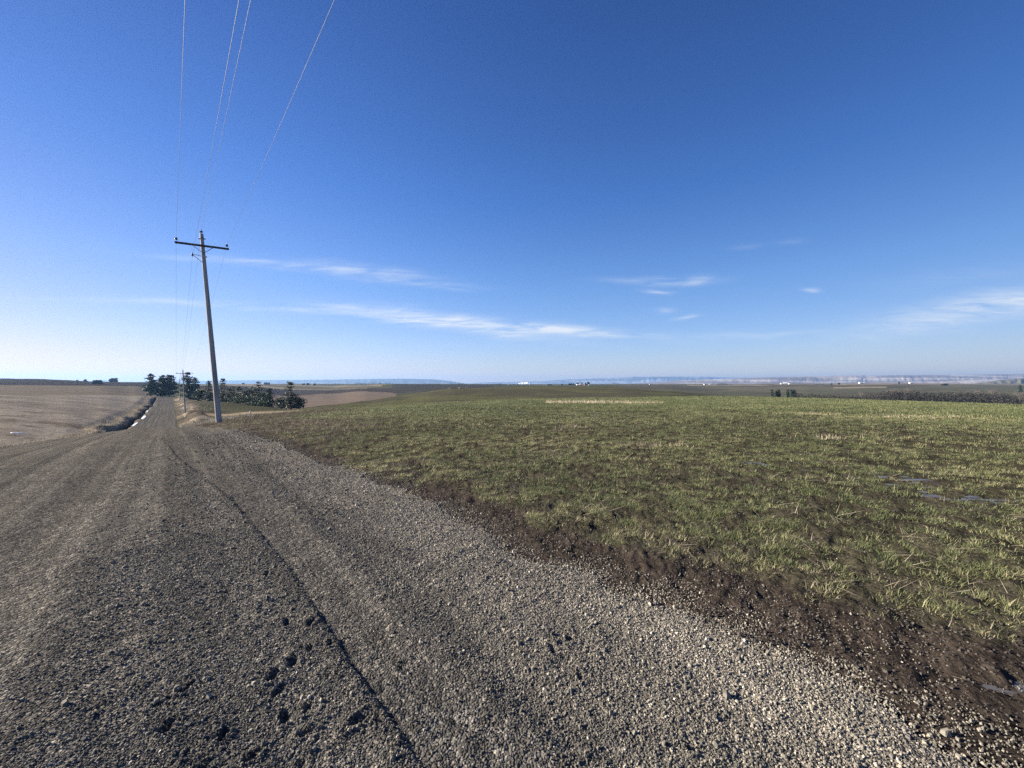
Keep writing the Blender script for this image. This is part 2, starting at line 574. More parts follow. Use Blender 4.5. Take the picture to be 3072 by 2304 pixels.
def simple_mat(name, c1, c2, scale=8, mscale=None, rough=.85, spec=.25, bmp=0.0, bd=.01):
    m_, N, L, b = new_mat(name)
    tc = N.new('ShaderNodeTexCoord')
    nz = noise_node(N, L, tc.outputs['Object'], scale, 5, .6, mscale)
    c = ramp(N, L, nz, [(.3, c1), (.7, c2)])
    L.new(c, b.inputs['Base Color'])
    b.inputs['Roughness'].default_value = rough
    b.inputs['Specular IOR Level'].default_value = spec
    if bmp:
        bump(N, L, b, nz, bmp, bd)
    return m_


def ground_material():
    m_, N, L, b = new_mat("field_ground")
    geo = N.new('ShaderNodeNewGeometry')
    col = attr_node(N, 'albedo').outputs['Color']
    rel = attr_node(N, 'rough').outputs['Fac']       # grain of the surface: metres per clump, grows with distance
    P = geo.outputs['Position']
    n1 = noise_node(N, L, P, 14, 5, .65)
    n2 = noise_node(N, L, P, 1.7, 5, .65)
    n3 = noise_node(N, L, P, .16, 5, .6)
    n0 = noise_node(N, L, P, 75, 4, .7)
    c = mix(N, L, .85, col, ramp(N, L, n1, [(.28, (.45, .45, .45)), (.72, (1.5, 1.5, 1.5))]), 'MULTIPLY')
    c = mix(N, L, .8, c, ramp(N, L, n2, [(.3, (.55, .56, .58)), (.7, (1.42, 1.40, 1.36))]), 'MULTIPLY')
    c = mix(N, L, .5, c, ramp(N, L, n3, [(.3, (.72, .72, .74)), (.7, (1.25, 1.24, 1.2))]), 'MULTIPLY')
    c = mix(N, L, .8, c, ramp(N, L, n0, [(.3, (.5, .5, .5)), (.7, (1.5, 1.48, 1.45))]), 'MULTIPLY')
    L.new(c, b.inputs['Base Color'])
    b.inputs['Roughness'].default_value = 1.0
    b.inputs['Specular IOR Level'].default_value = .0
    bp0 = bump(N, L, b, n0, .9, .010)
    bp = N.new('ShaderNodeBump')
    bp.inputs['Strength'].default_value = .9
    bp.inputs['Distance'].default_value = .03
    L.new(n1, bp.inputs['Height'])
    L.new(bp.outputs[0], bp0.inputs['Normal'])
    bp2 = N.new('ShaderNodeBump')
    bp2.inputs['Strength'].default_value = .8
    bp2.inputs['Distance'].default_value = .25
    L.new(n2, bp2.inputs['Height'])
    L.new(bp2.outputs[0], bp.inputs['Normal'])
    return m_


def road_material():
    m_, N, L, b = new_mat("gravel")
    uvn = N.new('ShaderNodeUVMap')
    uvn.uv_map = 'uv'
    U = uvn.outputs[0]
    geo = N.new('ShaderNodeNewGeometry')
    P = geo.outputs['Position']
    band = attr_node(N, 'band').outputs['Fac']
    streak = noise_node(N, L, U, 1.0, 5, .6, (3.2, .035, 1))
    base = ramp(N, L, streak, [(.32, (.072, .069, .063)), (.5, (.100, .095, .086)), (.68, (.145, .136, .120))])
    light = ramp(N, L, noise_node(N, L, P, 3, 4), [(.3, (.14, .128, .112)), (.7, (.195, .178, .152))])
    c = mix(N, L, band, base, light)
    vor = N.new('ShaderNodeTexVoronoi')
    vor.inputs['Scale'].default_value = 85
    L.new(P, vor.inputs['Vector'])
    sepc = N.new('ShaderNodeSeparateColor')
    L.new(vor.outputs['Color'], sepc.inputs[0])
    peb = ramp(N, L, sepc.outputs[0], [(.0, (.35, .35, .36)), (.55, (.85, .85, .85)), (.85, (1.35, 1.33, 1.3)), (1., (2.6, 2.5, 2.4))])
    c = mix(N, L, .8, c, peb, 'MULTIPLY')
    vor2 = N.new('ShaderNodeTexVoronoi')
    vor2.inputs['Scale'].default_value = 22
    L.new(P, vor2.inputs['Vector'])
    sep2 = N.new('ShaderNodeSeparateColor')
    L.new(vor2.outputs['Color'], sep2.inputs[0])
    c = mix(N, L, .55, c, ramp(N, L, sep2.outputs[0], [(.0, (.6, .6, .6)), (.8, (1.05, 1.05, 1.05)), (1., (1.9, 1.85, 1.8))]), 'MULTIPLY')
    n2 = noise_node(N, L, P, 2.2, 5, .65)
    c = mix(N, L, .7, c, ramp(N, L, n2, [(.3, (.7, .7, .71)), (.7, (1.28, 1.27, 1.25))]), 'MULTIPLY')
    L.new(c, b.inputs['Base Color'])
    b.inputs['Roughness'].default_value = 1.0
    b.inputs['Specular IOR Level'].default_value = .0
    h = N.new('ShaderNodeMath')
    h.operation = 'MULTIPLY_ADD'
    L.new(vor2.outputs['Distance'], h.inputs[0])
    h.inputs[1].default_value = -1.2
    h2 = N.new('ShaderNodeMath')
    h2.operation = 'MULTIPLY'
    L.new(vor.outputs['Distance'], h2.inputs[0])
    h2.inputs[1].default_value = -.8
    L.new(h2.outputs[0], h.inputs[2])
    bump(N, L, b, h.outputs[0], .9, .014)
    return m_


def tint_mat(name, stops, rough=.8, spec=.3, transl=0.0):
    m_, N, L, b = new_mat(name)
    t = attr_node(N, 'tint').outputs['Fac']
    c = ramp(N, L, t, stops)
    L.new(c, b.inputs['Base Color'])
    b.inputs['Roughness'].default_value = rough
    b.inputs['Specular IOR Level'].default_value = spec
    if transl:
        tr = N.new('ShaderNodeBsdfTranslucent')
        L.new(c, tr.inputs['Color'])
        mx = N.new('ShaderNodeMixShader')
        mx.inputs[0].default_value = transl
        L.new(b.outputs[0], mx.inputs[1])
        L.new(tr.outputs[0], mx.inputs[2])
        L.new(mx.outputs[0], N['Material Output'].inputs['Surface'])
    return m_


M = {}
M['ground'] = ground_material()
M['road'] = road_material()
M['stone'] = tint_mat("crushed_stone", [(0, (.065, .060, .051)), (.45, (.165, .150, .124)), (.8, (.31, .28, .228)), (1, (.56, .51, .42))], .75, .3)
M['blade'] = tint_mat("wheat_blade", [(0, (.078, .100, .044)), (.4, (.17, .192, .084)), (.7, (.29, .285, .135)), (1, (.50, .43, .27))], .55, .35, .35)
M['straw'] = tint_mat("straw", [(0, (.25, .195, .12)), (.5, (.44, .36, .235)), (1, (.66, .57, .42))], .6, .3, .25)
M['drygrass'] = tint_mat("dry_grass", [(0, (.10, .088, .072)), (.5, (.21, .185, .15)), (1, (.38, .345, .285))], .7, .2, .25)
M['weed'] = tint_mat("dead_weed", [(0, (.06, .045, .035)), (.5, (.15, .115, .085)), (1, (.32, .26, .18))], .8, .2, .2)
M['needles'] = tint_mat("pine_needles", [(0, (.016, .028, .020)), (.5, (.040, .060, .038)), (1, (.085, .11, .065))], .6, .3, .15)
M['bark'] = simple_mat("bark", (.05, .038, .03), (.13, .10, .08), 6, (1, 1, .3))
M['twig'] = simple_mat("bare_twigs", (.09, .075, .065), (.19, .16, .14), 6)
M['wood'] = None
M['iron'] = simple_mat("dark_iron", (.03, .032, .036), (.07, .07, .075), 20, None, .5, .5)
M['wire'] = simple_mat("aluminium_wire", (.12, .12, .13), (.17, .17, .18), 3, None, .55, .3)
M['wire'].node_tree.nodes['Principled BSDF'].inputs['Metallic'].default_value = .0
M['glaze'] = simple_mat("insulator_glaze", (.012, .035, .032), (.03, .06, .055), 9, None, .2, .6)
M['arm'] = simple_mat("creosote_timber", (.035, .030, .030), (.085, .070, .062), 10, (.4, 6, 6), .8, .25, .4, .01)
M['snow'] = simple_mat("snow", (.78, .80, .84), (.90, .91, .93), 3, None, .6, .3, .3, .02)
M['white_wall'] = simple_mat("white_painted_wall", (.68, .67, .64), (.80, .79, .77), 1.5)
M['grey_roof'] = simple_mat("metal_roof", (.30, .31, .33), (.42, .43, .45), 2, None, .5, .4)
M['red_roof'] = simple_mat("red_roof", (.16, .05, .035), (.24, .08, .055), 2)
M['tan_wall'] = simple_mat("tan_wall", (.30, .22, .17), (.38, .29, .23), 2)
M['dark_glass'] = simple_mat("window_glass", (.02, .025, .03), (.05, .055, .06), 2, None, .15, .5)


def wood_material():
    m_, N, L, b = new_mat("weathered_pole_wood")
    tc = N.new('ShaderNodeTexCoord')
    g1 = noise_node(N, L, tc.outputs['Object'], 1.0, 6, .7, (26, 26, .55))
    g2 = noise_node(N, L, tc.outputs['Object'], 1.0, 4, .6, (3, 3, .25))
    c = ramp(N, L, g1, [(.30, (.08, .078, .076)), (.48, (.30, .29, .285)), (.7, (.50, .485, .475))])
    c = mix(N, L, .7, c, ramp(N, L, g2, [(.3, (.6, .6, .62)), (.7, (1.3, 1.27, 1.22))]), 'MULTIPLY')
    L.new(c, b.inputs['Base Color'])
    bump(N, L, b, g1, .7, .012)
    return m_


M['wood'] = wood_material()


def water_material():
    m_, N, L, b = new_mat("puddle_water")
    geo = N.new('ShaderNodeNewGeometry')
    nz = noise_node(N, L, geo.outputs['Position'], 7, 4, .6)
    L.new(ramp(N, L, nz, [(.3, (.08, .075, .07)), (.7, (.13, .12, .115))]), b.inputs['Base Color'])
    b.inputs['Roughness'].default_value = .35
    b.inputs['Specular IOR Level'].default_value = .3
    bump(N, L, b, nz, .15, .004)
    return m_


M['water'] = water_material()


# ------------------------------------------------------------------ ground: one sheet out to the horizon
def weedy(u, v, n):
    # trampled, weedy ground that widens from the gravel towards the first pole and beyond
    big = fbm(u * .22 + 4, v * .22, 65, 3) - .5
    return sstep(8, 14, u) * (1 - sstep(-4, 5, v - (2.2 + .42 * (u - 12)) + (n - .5) * 7 + big * 12))


def crop_edge(u, v):
    # where the wheat begins: a muddy strip along the gravel that narrows away from the walker
    return np.interp(u, [-20, 5, 11, 20, 31], [2.66, 2.66, 2.46, 1.95, 1.4]) + .10 + 1.15 * np.exp(-np.maximum(u, -3) / 3.5) + (fbm(u * 1.3, v * 1.3, 62, 3) - .5) * 1.3


def field_albedo(x, y):
    """real soil and crop colours of the land, by field"""
    r = np.hypot(x, y)
    yy = np.maximum(y, 1e-3)
    px = np.where(y > 0, 1536 + FPX * np.clip(x / yy, -6, 6), np.where(x > 0, 8000, -5000))
    Yd = r * np.cos(np.arctan((np.clip(px, 0, 3072) - 1536) / FPX))
    u, v = uv_of(x, y)
    n = fbm(x * .5, y * .5, 51, 4)
    nb = fbm(x * .06, y * .06, 52, 4)
    nf = fbm(x * .008, y * .008, 53, 4)
    C = np.empty(x.shape + (3,))

    def setc(mask, c):
        mask = np.clip(mask, 0, 1)[..., None]
        C[:] = C * (1 - mask) + np.array(c) * mask
    C[:] = (.086, .092, .054)                           # winter wheat seen from afar
    # near wheat: dark wet soil between the tufts
    nearw = 1 - sstep(18, 75, r)
    setc(nearw, (.066, .060, .042))
    pale = sstep(.55, .68, nb) * sstep(20, 40, r) * (1 - sstep(90, 110, r))
    setc(pale * .5, (.17, .14, .085))
    # far fields to the right of the road
    right = v > 6
    ridge = np.interp(px, [900, 1000, 1200, 1600, 2000, 2150, 2400], [44, 52, 62, 80, 92, 100, 100])
    m2 = sstep(0, 12, Yd - ridge) * right
    setc(m2, (.083, .080, .056))
    setc(m2 * sstep(.42, .6, nb), (.105, .105, .058))
    # beyond the second ridge: plough, stubble and pasture
    brow = np.interp(px, [600, 750, 870, 1000, 1100, 1200, 1360, 1600, 1860, 2000, 2150, 2400, 2700, 3072], [172, 146, 124, 136, 158, 186, 228, 272, 272, 242, 216, 100, 80, 60])
    far = sstep(0, 8, Yd - brow) * right
    setc(far, (.075, .078, .048))
    setc(far * sstep(.5, .58, nf), (.11, .10, .062))
    # brown stubble in the hollow, dark plough above it, pale stubble strips above that
    e1 = np.interp(px, [850, 880, 960, 1050, 1180], [440, 440, 495, 500, 440])
    brown = far * (px > 600) * (px < 1190) * (Yd < e1) * (Yd > 190)
    setc(brown, (.19, .15, .118))
    rows = .5 + .5 * np.sin(y * .9 + x * .12 + n * 2)
    setc(brown * rows * .7, (.125, .098, .078))
    e2 = np.interp(px, [500, 700, 900, 1000, 1100, 1200, 1300], [560, 640, 640, 640, 600, 560, 620])
    plough = far * (px > 560) * (px < 1500) * (Yd >= e1) * (Yd < e2)
    setc(plough, (.062, .052, .048))
    pale2 = far * (px > 600) * (px < 1100 + (Yd - 560) * .35 + (nf - .5) * 120) * (Yd >= e2) * (Yd < 1050)
    band = .5 + .5 * np.sin(Yd * .030 + px * .012 + nf * 6)
    setc(pale2, (.13, .115, .08))
    setc(pale2 * sstep(.45, .8, band), (.27, .225, .155))
    setc(far * (px > 1180) * (px < 1480) * (Yd >= 420) * (Yd < 1000), (.060, .058, .050))
    # wide green slope and pale strips on the right side
    slope = far * (px >= 1860) * (Yd < 1150) * (Yd > 300)
    setc(slope, (.098, .100, .068))
    setc(slope * sstep(.46, .60, nf) * .8, (.135, .122, .085))
    setc(slope * sstep(.50, .53, fbm(px * .003 + 3, Yd * .006, 66, 2)) * .8, (.082, .074, .06))
    setc(far * (px > 2060) * (Yd > 1000) * (Yd < 1400) * sstep(.40, .5, fbm(px * .004, Yd * .01, 57, 2)), (.27, .23, .17))
    setc(far * (px > 2500) * (px < 2660) * (np.abs(Yd - 780) < 45), (.25, .21, .15))
    # the flats far off turn pale grey-white
    setc(sstep(1500, 2200, r) * (px > 560) * (px < 2000), (.62, .63, .66))
    setc(sstep(1500, 2000, r) * (px >= 2000), (.19, .16, .125))
    # land left of the road: stubble fields with furrows, plough above
    left = (v < -5.5)
    lf = left * 1.0
    furrow = fbm(px * .006 + nb * 2, Yd * .16 + px * .004, 58, 3)
    setc(lf, (0.262, 0.232, 0.196))
    setc(lf * sstep(.44, .62, furrow) * .75, (0.20, 0.172, 0.145))
    setc(lf * sstep(.52, .66, nb) * .6, (0.285, 0.256, 0.205))
    setc(lf * sstep(.60, .70, fbm(px * .01 + 5, Yd * .35, 59, 3)) * (Yd < 160) * .7, (0.136, 0.112, 0.090))
    c5 = np.interp(px, [0, 190, 300, 400, 500], [152, 172, 192, 218, 240])
    c7 = np.interp(px, [0, 190, 300, 400, 560], [332, 342, 352, 402, 420])
    setc(lf * sstep(0, 4, Yd - c5 + 3) * (1 - sstep(0, 6, Yd - c5 - 8)), (0.122, 0.102, 0.082))
    setc(lf * sstep(0, 6, Yd - c5 - 6), (0.184, 0.152, 0.114))
    setc(lf * sstep(0, 6, Yd - c7), (.060, .050, .045))
    setc(lf * sstep(0, 6, Yd - c7 - 80) * sstep(.4, .55, nf), (.070, .072, .052))
    # grassy verges of the road
    wv = sstep(48, 62, u) * (1 - sstep(318, 332, u))
    bank = np.exp(-((v + 8.3 + (n - .5) * 2) / 1.1) ** 2)
    setc(lf * wv * bank * .9, (.30, .24, .165))
    setc(left * wv * np.exp(-((v + 6.6) / .5) ** 2), (.055, .045, .038))  # shade on the road-facing bank, painted as a dark strip along the ditch
    rv = sstep(38, 55, u) * (1 - sstep(330, 360, u)) * sstep(.8, 1.6, v) * (1 - sstep(9, 15, v + (n - .5) * 8))
    setc(rv, (.115, .096, .076))
    setc(rv * sstep(.46, .58, fbm(u * .09, v * .6, 60, 4)), (.30, .255, .19))
    setc(rv * sstep(.54, .62, fbm(u * .12 + 9, v * .5, 67, 3)), (.065, .056, .046))
    # strips of pale grass, then the young crop, between the poles and the draw
    mid = right * (Yd < brow) * (px < 900) * sstep(60, 70, Yd)
    setc(mid * .9, (.072, .072, .048))
    setc(mid * sstep(.56, .66, fbm(v * .02, Yd * .09, 61, 3)) * (Yd < 112), (.30, .24, .165))
    # bare trampled soil with dead weeds by the first pole
    wd = sstep(v_right(u) - .2, v_right(u) + .3, v) * weedy(u, v, n) * (1 - sstep(40, 70, Yd))
    setc(wd, (.088, .079, .068))
    setc(wd * sstep(.5, .62, fbm(x * 1.3, y * 1.3, 63, 3)) * .7, (.16, .135, .108))
    setc(wd * sstep(.55, .66, fbm(x * .9 + 7, y * .9, 64, 3)) * .7, (.045, .038, .034))
    # wet mud along the gravel
    edge = crop_edge(u, v)
    mud = (1 - sstep(edge - .15, edge + .25, v)) * (v > v_right(u) - .6) * (u < 16)
    setc(mud, (.057, .046, .038))
    setc(mud * sstep(3, 8, u), (.060, .052, .046))
    setc(mud * sstep(.5, .7, n) * .6, (.085, .068, .058))
    # keep everything under the haze natural
    return np.clip(C * .92, 0.008, .9), mud


def make_ground():
    th_f = np.linspace(R(-62), R(84), 1010)
    th_b = np.linspace(R(84), R(298), 90)[1:-1]
    th = np.concatenate([th_f, th_b])
    r = np.concatenate([np.exp(np.linspace(math.log(.35), math.log(60), 420))[:-1], np.exp(np.linspace(math.log(60), math.log(2600), 400))[:-1],
                        np.exp(np.linspace(math.log(2600), math.log(10600), 30))])
    RR, TT = np.meshgrid(r, th, indexing='ij')
    X, Y = (RR * np.sin(TT)).ravel(), (RR * np.cos(TT)).ravel()
    Zz = ground_z(X, Y)
    u, v = uv_of(X, Y)
    ins = np.minimum(np.minimum(v - V_LEFT, v_right(u) - v), np.minimum(u + 10, 326 - u))
    step = .06 + .012 * np.hypot(X, Y)
    Zz = Zz - (.09 + .0025 * np.hypot(X, Y)) * sstep(0, 1, ins / np.maximum(step, .12))
    C, mud = field_albedo(X, Y)
    rr = np.hypot(X, Y)
    # clods of the wet field near the walker
    clod = (fbm(X * 5, Y * 5, 71, 3) - .5) * .065 + (fbm(X * 17, Y * 17, 72, 2) - .5) * .032
    Zz += clod * sstep(0, .4, v - v_right(u)) * (1 - sstep(15, 40, rr))
    n_t, n_r = len(th), len(r)
    i, j = np.meshgrid(np.arange(n_r - 1), np.arange(n_t), indexing='ij')
    j2 = (j + 1) % n_t
    F = np.stack([i * n_t + j, i * n_t + j2, (i + 1) * n_t + j2, (i + 1) * n_t + j], -1).reshape(-1, 4)[:, ::-1]
    V = np.stack([X, Y, Zz], -1)
    V = np.vstack([V, [[0, 0, ground_z(np.array([0.]), np.array([0.]))[0] - .1]]])
    C = np.vstack([C, [[.06, .06, .06]]])
    c = len(V) - 1
    k = np.arange(n_t)
    loops = np.concatenate([F.ravel(), np.stack([np.full(n_t, c), (k + 1) % n_t, k], -1).ravel()])
    tot = np.concatenate([np.full(len(F), 4), np.full(n_t, 3)])
    st = np.concatenate([[0], np.cumsum(tot)[:-1]])
    me = np_mesh('ground', V, (loops, st, tot), True, {'albedo': ('FLOAT_COLOR', np.hstack([C, np.ones((len(C), 1))]))})
    tag(put('ground', me, M['ground']), kind='structure')


make_ground()


def make_road():
    us = [-10., -6, -5, -4, -3.5, -3, -2.7, -2.4]
    us += list(np.arange(-2.2, 5.6, .023))
    s = .022
    while us[-1] < 324:
        s = min(s * 1.02, 2.2)
        us.append(us[-1] + s)
    us = np.array(us)
    vs = [-1.6]
    s = .022
    while vs[-1] > V_LEFT + .02:
        s = min(s * 1.04, .16)
        vs.append(max(vs[-1] - s, V_LEFT))
    tv = np.concatenate([np.array(vs[::-1]), np.arange(-1.578, 2.66, .022), [2.66]])
    tn = (tv - V_LEFT) / (2.66 - V_LEFT)
    Ug, Tg = np.meshgrid(us, tn, indexing='ij')
    Vg = V_LEFT + Tg * (v_right(Ug) - V_LEFT)
    X, Y = xy_of(Ug, Vg)
    X, Y = X.ravel(), Y.ravel()
    Zz = surface_z(X, Y)
    edge = np.minimum(Tg.ravel() * 8.3, (1 - Tg.ravel()) * 8.3)
    Zz = np.where(edge < .05, Zz - .03, Zz)
    u, v = Ug.ravel(), Vg.ravel()
    nb = fbm(u * .9, v * 2.2, 81, 4)
    band = sstep(1.45, 1.85, v + (nb - .5) * 1.0) * (1 - .85 * sstep(8, 22, u))
    line = np.zeros_like(v)
    for c_, w_, a_ in ((-.92, .06, .8), (-1.78, .09, 1.0), (-2.75, .07, .6), (-3.6, .10, .5), (-4.4, .12, .4), (-.2, .05, .35), (.42, .05, .5)):
        line = np.maximum(line, a_ * np.exp(-((v - c_ - .10 * np.sin(u * .16 + c_ * 3) - .05 * (fbm(u * .7, u * 0 + c_, 83, 2) - .5)) / w_) ** 2))
    line *= .35 + .65 * fbm(u * .25, v * 6, 84, 3)
    band = np.maximum(band * .8, np.maximum(.8 * line, .25 * sstep(.60, .72, fbm(u * .03, v * 2.5, 82, 3))))
    n_u, n_v = Ug.shape
    i, j = np.meshgrid(np.arange(n_u - 1), np.arange(n_v - 1), indexing='ij')
    F = np.stack([i * n_v + j, (i + 1) * n_v + j, (i + 1) * n_v + j + 1, i * n_v + j + 1], -1).reshape(-1, 4)[:, ::-1]
    me = np_mesh('gravel_road', np.stack([X, Y, Zz], -1), F, True, {'band': ('FLOAT', band)})
    uvl = me.uv_layers.new(name='uv')
    li = np.empty(len(me.loops), np.int32)
    me.loops.foreach_get('vertex_index', li)
    uvl.data.foreach_set('uv', np.stack([v[li], u[li]], -1).astype(np.float32).ravel())
    tag(put('gravel_road', me, M['road']), kind='structure')


make_road()


# ------------------------------------------------------------------ loose stones (stuff)
def scatter_sector(n, r0, r1, a0=-80, a1=84):
    r = np.sqrt(rng.uniform(r0 * r0, r1 * r1, n))
    t = np.radians(rng.uniform(a0, a1, n))
    return r * np.sin(t), r * np.cos(t)


def make_stones():
    xs, ys, ss = [], [], []

    def lay(n, r0, r1, med, lo, hi, dens):
        x, y = scatter_sector(n, r0, r1)
        u, v = uv_of(x, y)
        keep = rng.uniform(0, 1, n) < dens(x, y, u, v)
        x, y = x[keep], y[keep]
        xs.append(x)
        ys.append(y)
        ss.append(np.clip(med * np.exp(rng.normal(0, .38, len(x))), lo, hi))

    def dens_fine(x, y, u, v):
        p = .06 + .60 * sstep(-1.0, -.25, v + .2 * np.sin(u * .9) + .8 * (fbm(u * .5, v * 2, 93, 2) - .5))
        vt = np.interp(u, [-5, 4, 7, 9, 12], [.80, .79, .66, .45, .12])
        p = np.where((v > vt) & (v < vt + .45), .14, p)
        p = np.where(v > 1.5, .98, p)
        p = p * (.45 + 1.0 * fbm(x * 1.6, y * 1.6, 91, 3))
        d = v - v_right(u) + (fbm(x * 2.1, y * 2.1, 92, 3) - .5) * .5
        p = np.where(d > -.22, np.minimum(p, .62 * np.exp(-np.maximum(d + .22, 0) / .22) + .26 * np.exp(-np.maximum(d, 0) / .7)), p)
        r_ = np.hypot(x, y)
        p = p * (1 - .85 * sstep(4.5, 7, r_) * (1 - sstep(-.2, .6, v)))
        return p * (v > V_LEFT)
    lay(215000, .6, 3.0, .0042, .0024, .015, dens_fine)
    lay(250000, 3.0, 5.5, .0049, .003, .016, dens_fine)
    lay(165000, 5.5, 10.0, .0072, .005, .018, dens_fine)
    lay(76000, 10.0, 18.0, .014, .009, .026, lambda x, y, u, v: dens_fine(x, y, u, v) * .7)
    # a few larger crushed lumps
    lay(900, 1.5, 6, .014, .010, .026, dens_fine)
    x, y, s = np.concatenate(xs), np.concatenate(ys), np.concatenate(ss)
    n = len(x)
    u, v = uv_of(x, y)
    s = s * (1 - .28 * sstep(0, .5, v - v_right(u))) * (1 - .35 * (1 - sstep(-1.0, -.2, v)))
    z = surface_z(x, y)
    k = 5
    base = np.linspace(0, 2 * np.pi, k, endpoint=False)
    an = rng.uniform(0, 2 * np.pi, n)[:, None] + base[None] + rng.uniform(-.35, .35, (n, k))
    el = rng.uniform(.6, 1.0, n)
    rot = rng.uniform(0, np.pi, n)
    tilt = rng.uniform(-.45, .45, (n, 2))

    def ring(rad, zz):
        lx, ly = np.cos(an) * rad, np.sin(an) * rad * el[:, None]
        c, s_ = np.cos(rot)[:, None], np.sin(rot)[:, None]
        wx, wy = lx * c - ly * s_, lx * s_ + ly * c
        wz = zz + wx * tilt[:, :1] * .6 + wy * tilt[:, 1:] * .6
        return np.stack([x[:, None] + wx * s[:, None], y[:, None] + wy * s[:, None], z[:, None] + wz * s[:, None]], -1)
    low = ring(rng.uniform(.85, 1.15, (n, k)), np.full((n, k), -.35))
    top = ring(rng.uniform(.35, .85, (n, k)), rng.uniform(.55, 1.05, (n, k)))
    V = np.concatenate([low, top], 1).reshape(-1, 3)
    o = (np.arange(n) * 2 * k)[:, None]
    q = np.arange(k)
    quads = np.stack([q, (q + 1) % k, (q + 1) % k + k, q + k], -1).ravel()
    cap = q + k
    loops = np.concatenate([o + quads[None], o + cap[None]], 1).ravel()
    tot = np.tile(np.array([4] * k + [k]), n)
    st = np.concatenate([[0], np.cumsum(tot)[:-1]])
    u, v = uv_of(x, y)
    t = np.clip(rng.normal(.31, .23, n) + .16 * sstep(1.4, 2.1, v + (fbm(u, v * 2, 81, 2) - .5)) + .45 * (fbm(u * 1.3, v * 2.6, 87, 3) - .5) + (rng.uniform(0, 1, n) > .97) * .3 - .10 * sstep(0, .4, v - v_right(u)), 0, 1)
    me = np_mesh('loose_gravel', V, (loops, st, tot), False, {'tint': ('FLOAT', np.repeat(t, 2 * k))})
    tag(put('loose_gravel', me, M['stone']), 'loose grey crushed stones scattered over the road and its shoulder', 'gravel', kind='stuff')


make_stones()


def make_crumbs():
    n = 90000
    x, y = scatter_sector(n, 1.2, 9.0, -20, 84)
    u, v = uv_of(x, y)
    d = v - v_right(u)
    k = rng.uniform(0, 1, n) < np.where(d > -.15, .25 + .9 * sstep(.42, .6, fbm(x * 1.7, y * 1.7, 95, 3)), 0) * np.where(d > 1.6, .35, 1)
    x, y = x[k], y[k]
    n = len(x)
    s = np.clip(.0048 * np.exp(rng.normal(0, .45, n)), .002, .012)
    z = ground_z(x, y) + (fbm(x * 5, y * 5, 71, 3) - .5) * .065 + (fbm(x * 17, y * 17, 72, 2) - .5) * .032
    kk = 5
    an = rng.uniform(0, 6.28, n)[:, None] + np.linspace(0, 2 * np.pi, kk, endpoint=False)[None] + rng.uniform(-.3, .3, (n, kk))
    def ring(rad, zz):
        return np.stack([x[:, None] + np.cos(an) * rad * s[:, None], y[:, None] + np.sin(an) * rad * s[:, None], z[:, None] + zz * s[:, None]], -1)
    V = np.concatenate([ring(rng.uniform(.9, 1.3, (n, kk)), np.full((n, kk), -.5)), ring(rng.uniform(.4, .9, (n, kk)), rng.uniform(.4, .9, (n, kk)))], 1).reshape(-1, 3)
    o = (np.arange(n) * 2 * kk)[:, None]
    q = np.arange(kk)
    quads = np.stack([q, (q + 1) % kk, (q + 1) % kk + kk, q + kk], -1).ravel()
    loops = np.concatenate([o + quads[None], o + (q + kk)[None]], 1).ravel()
    tot = np.tile(np.array([4] * kk + [kk]), n)
    st = np.concatenate([[0], np.cumsum(tot)[:-1]])
    me = np_mesh('soil_crumbs', V, (loops, st, tot), False, {'tint': ('FLOAT', np.repeat(np.clip(rng.normal(.4, .2, n), 0, 1), 2 * kk))})
    mt = tint_mat("wet_soil_crumb", [(0, (.025, .020, .017)), (.5, (.050, .040, .035)), (1, (.10, .082, .07))], .6, .3)
    tag(put('soil_crumbs', me, mt), 'dark wet soil crumbs along the muddy edge of the gravel', 'soil', kind='stuff')


make_crumbs()


